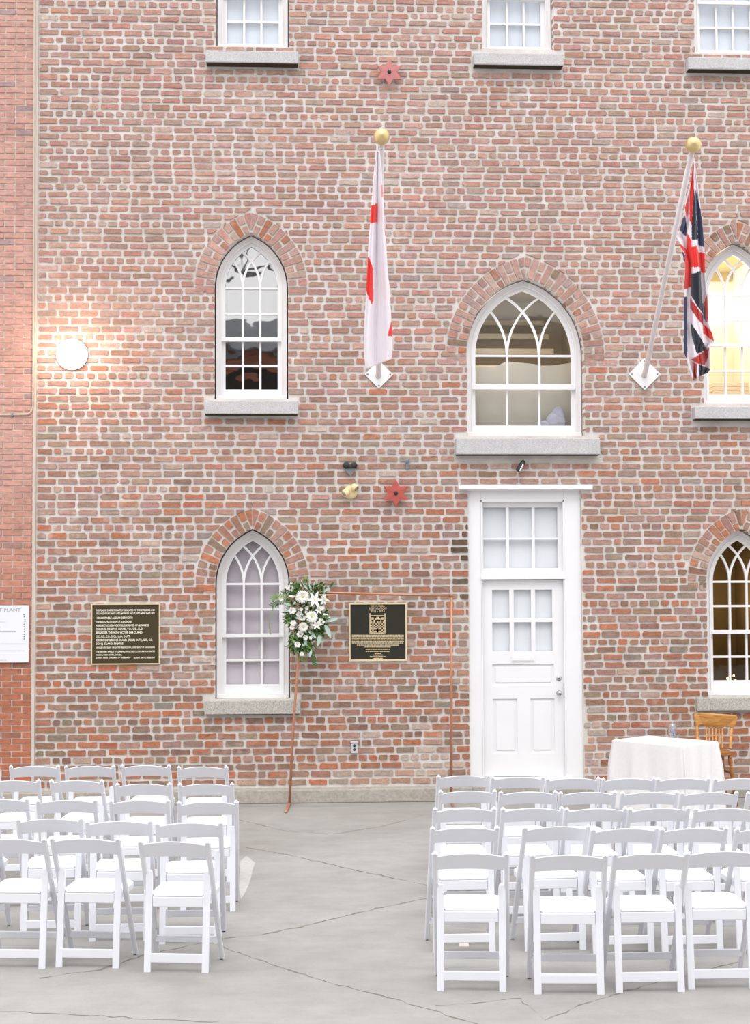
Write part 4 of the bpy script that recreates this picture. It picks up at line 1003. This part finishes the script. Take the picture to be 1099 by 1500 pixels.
# ------------------------------------------------------------------ folding chairs
def make_chair():
    root = thing('folding_chair', (0, 0, 0))
    W2 = .205; top = Vector((0, -.07, .79)); foot = Vector((0, .39, .0)); piv = .60
    def along(z): k = (top.z - z) / top.z; return top.y + (foot.y - top.y) * k
    for s in (-1, 1):
        mb = MB(); x = s * W2
        mb.bar([(x, along(z), z) for z in (0.004, .3, .6, .79)], .021, .034, Vector((1, 0, 0)), .3)
        mb.sweep([(x, along(.79), .79), (x, along(.797), .797), (x, along(.804), .803)], [(.017 * cos(k * pi / 6) , .0105 * sin(k * pi / 6)) for k in range(12)][::1], Vector((1, 0, 0)), True, [1, .85, .35])
        mb.build('front_leg', 'resin', root)
        q = MB(); q.box(x - .009, x + .009, .375, .395, 0, .006); q.build('foot_pad', 'black_metal', root)
        mb = MB(); xr = s * (.1985 - .021)
        pth = [(xr, 0, .0), (xr, .02, .2), (xr, .042, .4), (xr, .052, .57), (xr, .0535, .592), (xr, .054, .604)]
        mb.sweep(pth, [(.0095, -.020), (.0105, 0), (.0095, .020), (-.0095, .020), (-.0105, 0), (-.0095, -.020)], Vector((1, 0, 0)), False, [1, 1, 1, 1, .86, .45])
        mb.build('rear_leg', 'resin', root)
    def rail(z0, z1, arch0, arch1, bow, th, hw, n=14):
        mb = MB(); vs = []; fs = []
        for i in range(n + 1):
            u = -1 + 2 * i / n; x = u * hw; b_ = -bow * (1 - u * u)
            za = z0 + arch0 * (1 - u * u); zb = z1 + arch1 * (1 - u * u)
            ring = []
            for (zz_, dy) in ((za, -th / 2), (zb - .004, -th / 2), (zb, -th / 2 + .004), (zb, th / 2 - .004), (zb - .004, th / 2), (za, th / 2)):
                ring.append((x, along(zz_) + b_ + dy, zz_))
            vs += ring
        for i in range(n):
            for k in range(6): fs.append((i * 6 + k, i * 6 + (k + 1) % 6, (i + 1) * 6 + (k + 1) % 6, (i + 1) * 6 + k))
        fs += [tuple(range(6)), tuple(range(n * 6, n * 6 + 6))]
        mb.add(vs, fs, False); return mb
    rail(.690, .772, .012, .026, .022, .018, W2 - .006).build('back_rail', 'resin', root)
    mb = MB(); mb.box(-W2 + .008, W2 - .008, along(.14) - .011, along(.14) + .011, .118, .160, .004); mb.build('front_stretcher', 'resin', root)
    mb = MB(); mb.box(-.168, .168, .0, .02, .058, .112, .004); mb.build('rear_stretcher', 'resin', root)
    # seat frame and padded seat
    mb = MB(); mb.box(-.156, .156, .035, .055, .385, .445, .004)
    def seat_poly(hw, y0, y1, rc):
        p = [(-hw, y0), (hw, y0)]
        for k in range(6): a_ = k * pi / 10; p.append((hw - rc + rc * cos(a_), y1 - rc + rc * sin(a_)))
        for k in range(6): a_ = pi / 2 + k * pi / 10; p.append((-hw + rc + rc * cos(a_), y1 - rc + rc * sin(a_)))
        return p
    def slab3(mb, poly, z0, z1, sl, ins=.006):
        n = len(poly); cx = 0; cy = sum(p[1] for p in poly) / n
        L0 = [(x, y, z0 + sl * y) for x, y in poly]; L1 = [(x, y, z1 - ins + sl * y) for x, y in poly]
        L2 = [(x * (1 - ins / .18), cy + (y - cy) * (1 - ins / .18), z1 + sl * y) for x, y in poly]
        mb.add(L0 + L1 + L2, [tuple(range(n))[::-1], tuple(range(2 * n, 3 * n))] + [(i, (i + 1) % n, (i + 1) % n + n, i + n) for i in range(n)] + [(i + n, (i + 1) % n + n, (i + 1) % n + 2 * n, i + 2 * n) for i in range(n)])
    slab3(mb, seat_poly(.192, .072, .425, .05), .408, .446, .03, .004)
    mb.box(-.156, .156, .05, .08, .415, .446)
    mb.build('seat_frame', 'resin', root)
    mb = MB(); slab3(mb, seat_poly(.180, .072, .412, .05), .447, .462, .03, .008); mb.box(-.150, .150, .040, .08, .447, .461, .004); mb.build('seat_pad', 'vinyl', root)
    return root
def copy_tree(o):
    c = o.copy(); SC.collection.objects.link(c)
    for ch in o.children:
        k = ch.copy(); SC.collection.objects.link(k); k.parent = c
    return c
proto = make_chair()
# L and R post centres and rail-top height in photo pixels, yaw in degrees
LEFT = [  # rows from the nearest
 [(200.9, 307.3, 1231, -9), (71, 176, 1226.5, -9), (-35, 65.5, 1227, -8)],
 [(228.2, 325.2, 1203.5, -1), (125.6, 221.9, 1201, 0), (23.7, 121.6, 1197.5, 1), (-100, -3, 1198, -2)],
 [(260, 348.9, 1173, 1), (161, 247.3, 1171, -1), (53, 142, 1170.5, 1), (-46, 41, 1169, 0)],
 [(261, 342.5, 1146.5, -1), (169.2, 250.6, 1146.5, -2), (71.9, 151.4, 1141.5, -6), (-23, 60, 1141.5, 0)],
 [(259.7, 333.8, 1121.5, -3), (176.5, 249.5, 1119.5, -5), (93.4, 169.6, 1120.5, 0), (12.4, 88, 1120.5, -1), (-77, 1, 1119, 0)]]
RIGHT = [
 [(636.2, 743, 1248, -7), (779.5, 888, 1250.5, -5.5), (902, 1007, 1248.5, -1), (1008.7, 1112, 1245, -1)],
 [(633.6, 729.6, 1210.5, 0), (769, 864, 1209, 3), (868, 966, 1211.8, 3), (970, 1066, 1211.5, 2), (1078.9, 1178, 1211.5, 1)],
 [(635.7, 726.4, 1182.5, 0), (735.7, 825.7, 1182, 1), (828.5, 920, 1182.5, 1), (923, 1010.4, 1182, 2), (1018.8, 1108, 1182, 0)],
 [(644.9, 726.8, 1156.7, 0), (732.9, 815.4, 1158, 0), (820.2, 903.3, 1158.5, 1), (911.2, 994.3, 1158.5, 0), (999.6, 1080.7, 1159, 1), (1096.5, 1178, 1159, 0)],
 [(641.6, 717.2, 1134.4, -1), (721.3, 797.3, 1136.5, 0), (802.3, 878.3, 1138, 0), (883.3, 960, 1138.4, 0), (964.5, 1039.3, 1138.3, 0), (1048.4, 1124, 1138.4, 0)]]
ROWN = ['nearest', 'second', 'third', 'fourth', 'farthest']; ORD = ['aisle', 'second from the aisle', 'third from the aisle', 'fourth from the aisle', 'fifth from the aisle', 'sixth from the aisle']
used = False
for side, block in (('left', LEFT), ('right', RIGHT)):
    for ri, row in enumerate(block):
        for ci, (xl, xr, yt_, yaw) in enumerate(row):
            g = G((xl + xr) / 2, yt_ + 1.5, .797); ya = radians(yaw)
            ch = copy_tree(proto) if used else proto; used = True
            off = Vector((0, -.083, 0)); off.rotate(Matrix.Rotation(ya, 3, 'Z'))
            ch.location = (g.x - off.x, g.y - off.y, 0); ch.rotation_euler = (0, 0, ya)
            pos = 'at the aisle end' if ci == 0 else ORD[ci]
            tag(ch, 'white folding chair %s in the %s row from the camera, %s block' % (pos, ROWN[ri], side), 'chair', 'white folding chairs in the %s block' % side)

# ------------------------------------------------------------------ copper arch
ar = thing('copper_arch', (P(424, 1172, .3).x, DW - .3, 0), 'tall square arch of thin copper pipe carrying the flowers', 'arch')
oy = .36; pb = P(424, 1175, oy); pb.z = .015
pt = P(440.5, 868, oy * .8); pr = P(661.5, 872, oy * .8); prb = P(661.2, 1140, oy); prb = Vector((prb.x, pb.y, .015))
q = MB(); q.tube([pb, P(430, 1060, oy), P(437.3, 963, oy * .9), pt], .0145, 10); q.build('post', 'copper', ar)
q = MB(); q.tube([prb, P(661.3, 1000, oy * .9), pr], .0145, 10); q.build('post', 'copper', ar)
q = MB(); q.tube([pt, P(500, 868.6, oy * .8), P(600, 871.2, oy * .8), pr], .0145, 10); q.build('crossbar', 'copper', ar)
q = MB(); q.tube([pb + Vector((.01, .12, 0)), pb, G(418.5, 1189.5, .015)], .0145, 10); q.build('foot', 'copper', ar)
q = MB(); q.tube([prb + Vector((.01, .12, 0)), prb + Vector((-.03, -.7, 0))], .0145, 10); q.build('foot', 'copper', ar)
for p_ in (pt, pr, pb, prb): q = MB(); q.ball(p_, .0195, 12); q.build('elbow_joint', 'copper', ar)

# ------------------------------------------------------------------ floral arrangement
r = random.Random(17); FO = oy * .8
fc = P(444, 908, FO); fa = thing('floral_arrangement', (fc.x, fc.y, fc.z), 'hanging bunch of white blooms and greenery on the copper arch corner', 'flowers')
def fp(zx, zy, d): return P(380 + zx / 9.16, 840 + zy / 9.16, FO + .03 + d)
def leaf_geo(mb, p, d, L, w, nrm, curl=.2, n=5):
    d = d.normalized(); s_ = d.cross(nrm)
    if s_.length < 1e-3: s_ = d.cross(Vector((0, 0, 1)))
    s_.normalize(); u = s_.cross(d); vs = []; fs = []
    for i in range(n + 1):
        t = i / n; ww = w * sin(pi * (t * .92 + .06)) ** .8; c = p + d * (L * t) + u * (-curl * L * t * t)
        vs += [c - s_ * ww / 2 + u * ww * .15, c, c + s_ * ww / 2 + u * ww * .15]
    for i in range(n): b_ = i * 3; fs += [(b_, b_ + 1, b_ + 4, b_ + 3), (b_ + 1, b_ + 2, b_ + 5, b_ + 4)]
    mb.add(vs, fs, True)
def rv(y=-.2): v = Vector((r.uniform(-1, 1), r.uniform(-1, .4) + y, r.uniform(-1, 1))); return v.normalized()
BL = [(600, 260, 200), (780, 260, 150), (560, 480, 220), (720, 480, 200), (820, 600, 150), (560, 700, 200), (700, 720, 170), (520, 860, 130), (640, 880, 160), (430, 600, 90), (500, 980, 80), (610, 960, 90), (450, 250, 90), (780, 750, 90)]
dk = MB(); li = MB(); sg = MB()
for i in range(1350):
    b_ = r.choice(BL); an = r.uniform(0, 2 * pi); rad = b_[2] * sqrt(r.random()) * .8
    p = fp(b_[0] + rad * cos(an), b_[1] + rad * sin(an), r.uniform(-.06, .10)); out = (p - fc).normalized() * .8 + rv()
    k = r.random(); tgt = dk if k < .58 else (li if k < .86 else sg)
    leaf_geo(tgt, p, out, r.uniform(.04, .085), r.uniform(.012, .026), rv(-.5), r.uniform(-.3, .5), 3)
dk.build('foliage', 'leaf', fa, fix=False, kind='stuff'); li.build('foliage', 'light_leaf', fa, fix=False, kind='stuff'); sg.build('foliage', 'sage_leaf', fa, fix=False, kind='stuff')
# sprays of fern to the left and trailing below
def spray(pts, mat, Lf, wf, dens, nm='fern_spray'):
    mb = MB(); pp = [fp(*p) for p in pts]; mb.tube(pp, .002, 5); n = 0
    for a_, b_ in zip(pp, pp[1:]):
        k = max(2, int((b_ - a_).length * dens))
        for i in range(k):
            q_ = a_.lerp(b_, i / k); d = (b_ - a_).normalized(); sd_ = d.cross(Vector((0, -1, 0))).normalized()
            for s in (-1, 1): leaf_geo(mb, q_, d * .6 + sd_ * s + rv() * .25, Lf * r.uniform(.7, 1.1), wf, Vector((0, -1, 0)), .1, 3)
    mb.build(nm, mat, fa, fix=False)
spray([(420, 330, .03), (330, 310, .04), (240, 290, .04), (165, 350, .03)], 'light_leaf', .045, .011, 90)
spray([(420, 380, .03), (330, 380, .05), (230, 400, .05), (160, 440, .04)], 'leaf', .045, .010, 90)
spray([(400, 300, .0), (330, 250, .0), (300, 225, .0)], 'leaf', .035, .008, 90)
spray([(430, 430, .02), (300, 340, .06), (200, 430, .06), (155, 560, .06), (130, 690, .05), (150, 820, .05)], 'light_leaf', .014, .006, 60)
spray([(520, 960, .03), (560, 1080, .04), (550, 1170, .04)], 'light_leaf', .035, .012, 80)
spray([(660, 930, .03), (710, 1060, .04), (740, 1160, .04), (745, 1240, .04)], 'leaf', .035, .014, 80)
spray([(600, 960, .03), (630, 1100, .03), (625, 1190, .03)], 'light_leaf', .03, .008, 60)
spray([(480, 200, .0), (530, 150, .0), (500, 100, .0)], 'light_leaf', .03, .01, 70)
spray([(560, 200, .0), (590, 120, .0), (580, 60, .0)], 'stamen', .02, .006, 60)
for (x_, y_, dx, dz, L_, m_) in ((940, 190, .4, .5, .09, 'leaf'), (860, 250, .9, .6, .09, 'sage_leaf'), (900, 640, 1, .25, .13, 'sage_leaf'), (880, 690, .5, -1, .16, 'sage_leaf'), (820, 800, -.2, -1, .15, 'sage_leaf'), (820, 590, .6, .1, .11, 'leaf'), (660, 770, .7, -.6, .12, 'sage_leaf'),
        (600, 840, .3, -1, .11, 'sage_leaf'), (700, 1020, -.2, -.8, .09, 'sage_leaf'), (500, 310, -1, .1, .09, 'petal'), (480, 590, .9, -.2, .10, 'petal'), (860, 330, .6, -.3, .08, 'petal_green'), (420, 790, -.5, -.5, .08, 'sage_leaf'), (430, 430, -.6, .2, .09, 'sage_leaf'), (440, 480, -.7, -.2, .09, 'sage_leaf'), (400, 470, -.4, .4, .08, 'sage_leaf'),
        (700, 240, -.3, 1, .08, 'sage_leaf'), (650, 220, -.6, .8, .08, 'sage_leaf'), (850, 540, .8, -.4, .1, 'petal')):
    mb = MB(); leaf_geo(mb, fp(x_, y_, .10), Vector((dx, -.3, dz)), L_, L_ * .32, Vector((.2, -1, .3)), .15, 6); mb.build('leaf', m_, fa, fix=False)
def bloom(kind, zx, zy, R_, d=.14, tilt=(0, 0)):
    c = fp(zx, zy, d); nrm = Vector((tilt[0], -1, tilt[1])).normalized(); a_ = nrm.orthogonal().normalized(); b_ = nrm.cross(a_); mb = MB()
    if kind == 'gerbera':
        for ring, (n, L, w, cu) in enumerate(((22, 1, .26, .10), (20, .86, .24, -.05), (16, .62, .2, -.25))):
            for k in range(n):
                an = 2 * pi * (k + ring * .5) / n + r.uniform(-.05, .05); dd = a_ * cos(an) + b_ * sin(an)
                leaf_geo(mb, c + nrm * (.004 * ring) + dd * R_ * .1, dd + nrm * .15 * ring, R_ * L * .9, R_ * w, nrm, cu, 4)
    elif kind == 'lily':
        for k in range(6):
            an = 2 * pi * k / 6 + .3 + r.uniform(-.1, .1); dd = a_ * cos(an) + b_ * sin(an)
            leaf_geo(mb, c - nrm * .01, dd + nrm * .5, R_ * (1.05 if k % 2 else .95), R_ * .42, nrm, .35, 6)
    elif kind == 'rose':
        for ring, (n, L) in enumerate(((3, .35), (4, .6), (5, .85), (6, 1))):
            for k in range(n):
                an = 2 * pi * (k + ring * .4) / n; dd = a_ * cos(an) + b_ * sin(an); el = 1.6 - ring * .4
                leaf_geo(mb, c - nrm * R_ * .3 + dd * R_ * .08, dd + nrm * el, R_ * L * 1.05, R_ * .95, nrm, .0, 4)
    o = mb.build(kind, 'petal' if kind != 'lily' else 'petal', fa, fix=False)
    if kind != 'rose':
        mb = MB(); mb.ball(c + nrm * .012, R_ * (.17 if kind == 'gerbera' else .1), 10, (1, .6, 1)); mb.build('flower_centre', 'stamen', o)
bloom('gerbera', 582, 312, .078, .17); bloom('gerbera', 705, 582, .070, .18, (.1, .1)); bloom('gerbera', 590, 722, .058, .16, (.1, -.1))
bloom('lily', 740, 355, .088, .15, (.2, .1)); bloom('lily', 770, 690, .060, .17, (.2, -.2)); bloom('lily', 860, 360, .055, .12, (.6, 0)); bloom('lily', 800, 490, .05, .13, (.5, .2))
for x_, y_, R_ in ((540, 553, .040), (548, 812, .040), (512, 955, .034), (440, 500, .042), (455, 665, .036), (440, 725, .03), (640, 465, .026), (560, 480, .022), (830, 650, .040), (570, 1080, .026), (420, 200, .036), (385, 190, .028), (430, 130, .014), (290, 350, .022), (700, 700, .034), (620, 860, .030), (690, 860, .022), (840, 465, .03), (600, 600, .022), (630, 520, .02), (870, 300, .02)):
    bloom('rose', x_, y_, R_, r.uniform(.11, .15), (r.uniform(-.4, .4), r.uniform(-.3, .4)))

# ------------------------------------------------------------------ table, cloth, mug, wooden chair
ZTB = .76
cor = [G(900.5, 1084, ZTB), G(948.5, 1077.6, ZTB), G(1052, 1086.6, ZTB), G(998.6, 1093, ZTB)]   # left, back, right, front
cen = sum(cor, Vector()) / 4
u_ = ((cor[3] - cor[0]) + (cor[2] - cor[1])) / 2; v_ = ((cor[1] - cor[0]) + (cor[2] - cor[3])) / 2
cor = [cen - u_ / 2 - v_ / 2, cen - u_ / 2 + v_ / 2, cen + u_ / 2 + v_ / 2, cen + u_ / 2 - v_ / 2]
tb = thing('side_table', (cen.x, cen.y, 0), 'small table by the wall, hidden under the white cloth', 'table')
q = MB(); ins = [cen + (c - cen) * .97 for c in cor]
q.add([(c.x, c.y, ZTB - .04) for c in ins] + [(c.x, c.y, ZTB - .008) for c in ins], [(3, 2, 1, 0), (4, 5, 6, 7), (0, 1, 5, 4), (1, 2, 6, 5), (2, 3, 7, 6), (3, 0, 4, 7)]); q.build('table_top', 'oak_dark', tb)
for c in cor: p = cen + (c - cen) * .85; q = MB(); q.bar([(p.x, p.y, 0), (p.x, p.y, ZTB - .04)], .04, .04); q.build('leg', 'oak_dark', tb)
cl = MB(); per = []; NP = 26
for i in range(4):
    a_, b_ = cor[i], cor[(i + 1) % 4]
    for k in range(NP): per.append(((a_.lerp(b_, k / NP)), i + k / NP))
n = len(per); lev = [0, .01, .04, .12, .25, .4, .55, .68, .74]
vs = [(cen.x + (p.x - cen.x) * .0, cen.y, ZTB + .002)]
for (p, s_) in per: vs.append((cen.x + (p.x - cen.x) * .985, cen.y + (p.y - cen.y) * .985, ZTB + .001))
for li_, dz in enumerate(lev):
    for (p, s_) in per:
        o = (p - cen).normalized(); fr = s_ % 1; cornerness = max(0, 1 - min(fr, 1 - fr) * 7)
        amp = min(1, dz * 2.2); w_ = .03 * amp * sin(s_ * 2 * pi * 2.6 + 1.3 * sin(s_ * 3)) + .012 * amp * sin(s_ * 2 * pi * 6.3)
        cr = max(0, 1 - min(fr, 1 - fr) * 13); flare = .010 + dz * .035 + cr * min(dz, .3) * .16 - max(0, cornerness - cr) * amp * .018 + w_ * (1 - cr) * .8
        vs.append((p.x + o.x * flare, p.y + o.y * flare, ZTB - dz if li_ else ZTB - .004))
fs = [(0, 1 + i, 1 + (i + 1) % n) for i in range(n)]
for L_ in range(len(lev)):
    b_ = 1 + L_ * n
    for i in range(n): fs.append((b_ + i, b_ + n + i, b_ + n + (i + 1) % n, b_ + (i + 1) % n))
cl.add(vs, fs, True); o = cl.build('tablecloth', 'cloth', label='long white tablecloth draped over the small table by the wall', cat='tablecloth')
so = o.modifiers.new('thickness', 'SOLIDIFY'); so.thickness = .003; so.offset = 1

c = G(985.5, 1081, ZTB + .004); mg = thing('glass_mug', c, 'clear glass beer mug with a handle, on the tablecloth', 'mug')
q = MB(); q.lathe([(.0, 0), (.043, 0), (.046, .01), (.043, .03), (.046, .11), (.049, .15), (.045, .15), (.041, .11), (.038, .03), (.0, .022)], c, (0, 0, 1), 20); q.build('mug_body', 'mug_glass', mg)
q = MB(); q.tube([c + Vector((.045, 0, .13)), c + Vector((.085, 0, .125)), c + Vector((.095, 0, .08)), c + Vector((.08, 0, .035)), c + Vector((.044, 0, .03))], .008, 8); q.build('handle', 'mug_glass', mg)
M['blue_note'] = plain('blue_print', rgb(120, 150, 205), .6)
q = MB(); q.ball((c.x + .01, c.y, c.z + .055), .016, 10, (1, 1, 1.6)); q.build('blue_cap', 'blue_note', mg)

# wooden pressed-back chair behind the table
yo = .52
def cp(px, py, d=0): return P(px, py, yo + d)
base = cp(1052, 1140); wc = thing('wooden_chair', (base.x, base.y, 0), 'honey brown wooden spindle-back chair beyond the white table', 'chair')
ZS = cp(1060, 1097).z
q = MB(); zq = lambda x, y: (960 + x / 7.907, 1030 + y / 7.91)
out = [(465, 160), (475, 130), (500, 118), (560, 118), (700, 126), (830, 136), (935, 142), (960, 155), (962, 190), (945, 250), (925, 288), (900, 292), (880, 282), (860, 272), (830, 275), (805, 290), (700, 288), (620, 282), (590, 268), (560, 254), (530, 256), (510, 268), (485, 262), (470, 215)]
poly = []
for (x, y) in out: p = cp(*zq(x, y)); poly.append((p.x, p.z))
n = len(poly); cx_ = sum(p[0] for p in poly) / n
def ybend(x): return DW - yo + .10 - .8 * (x - cx_) ** 2 * 1.2
vs = [(x, ybend(x) - .012, z) for x, z in poly] + [(x, ybend(x) + .012, z) for x, z in poly]
vs += [(x + (cx_ - x) * .03, ybend(x) - .016, z + (poly[0][1] - .03 - z) * .05) for x, z in poly]
bmq = bmesh.new()
q.add(vs, [tuple(range(2 * n, 3 * n)), tuple(range(2 * n - 1, n - 1, -1))] + [(i, i + n, (i + 1) % n + n, (i + 1) % n) for i in range(n)] + [(i, (i + 1) % n, (i + 1) % n + 2 * n, i + 2 * n) for i in range(n)]); bmq.free()
q.build('crest_rail', 'oak', wc)
sy = DW - yo
def turned(nm, a_, b_, rad, mat='oak', nn=14):
    mb = MB(); sc2 = [1, 1.05, 1.0, 1.3, .8, 1.25, 1, .95, 1, 1.2, .8, 1.2, 1, .9, .8][:nn]; pts2 = [a_.lerp(b_, i / (nn - 1)) for i in range(nn)]
    mb.tube(pts2, rad, 10, sc2); return mb.build(nm, mat, wc)
top_ = [(500, 270), (905, 295)]; bot_ = [(497, 520), (868, 530)]
for (a_, b_) in zip(top_, bot_):
    pa = cp(*zq(*a_)); pb_ = cp(*zq(*b_), .02); pa.y = ybend(pa.x); turned('back_post', pb_, pa, .016)
for i in range(6):
    xa = 618 + i * 37.5; xb = 596 + i * 36; pa = cp(*zq(xa, 280)); pb_ = cp(*zq(xb, 525), .0); pa.y = ybend(pa.x); turned('spindle', pb_, pa, .0085)
s0 = cp(*zq(480, 530)).x; s1 = cp(*zq(890, 530)).x - .07
q = MB(); pl = []; cxs = (s0 + s1) / 2; hw = (s1 - s0) / 2
for k in range(28):
    an = 2 * pi * k / 28; ca, sa = cos(an), sin(an); pl.append((cxs + (abs(ca) ** .6) * math.copysign(1, ca) * hw, sy - .17 + (abs(sa) ** .6) * math.copysign(1, sa) * .21))
n = 28; q.add([(x, y, ZS - .035) for x, y in pl] + [(x, y, ZS - .006) for x, y in pl] + [(cxs + (x - cxs) * .94, sy - .17 + (y - sy + .17) * .94, ZS) for x, y in pl],
    [tuple(range(n))[::-1], tuple(range(2 * n, 3 * n))] + [(i, (i + 1) % n, (i + 1) % n + n, i + n) for i in range(n)] + [(i + n, (i + 1) % n + n, (i + 1) % n + 2 * n, i + 2 * n) for i in range(n)]); q.build('seat', 'oak_dark', wc)
for sx in (-1, 1):
    for sy_, out_ in ((sy - .02, .05), (sy - .33, -.05)):
        a_ = Vector((cxs + sx * (hw - .05), sy_, ZS - .03)); b_ = Vector((cxs + sx * (hw - .0), sy_ + out_, .0)); turned('leg', b_, a_, .021, 'oak_dark')
for h_ in (.18, .34):
    turned('rung', Vector((cxs - hw + .03, sy - .02, h_)), Vector((cxs + hw - .03, sy - .02, h_)), .011, 'oak_dark'); turned('rung', Vector((cxs - hw + .03, sy - .34, h_ - .05)), Vector((cxs + hw - .03, sy - .34, h_ - .05)), .011, 'oak_dark')
    for sx in (-1, 1): turned('rung', Vector((cxs + sx * (hw - .02), sy - .34, h_)), Vector((cxs + sx * (hw - .02), sy - .02, h_)), .011, 'oak_dark')
print('objects', len(bpy.data.objects), 'bricks', len(bricks), len(vous), len(lb))
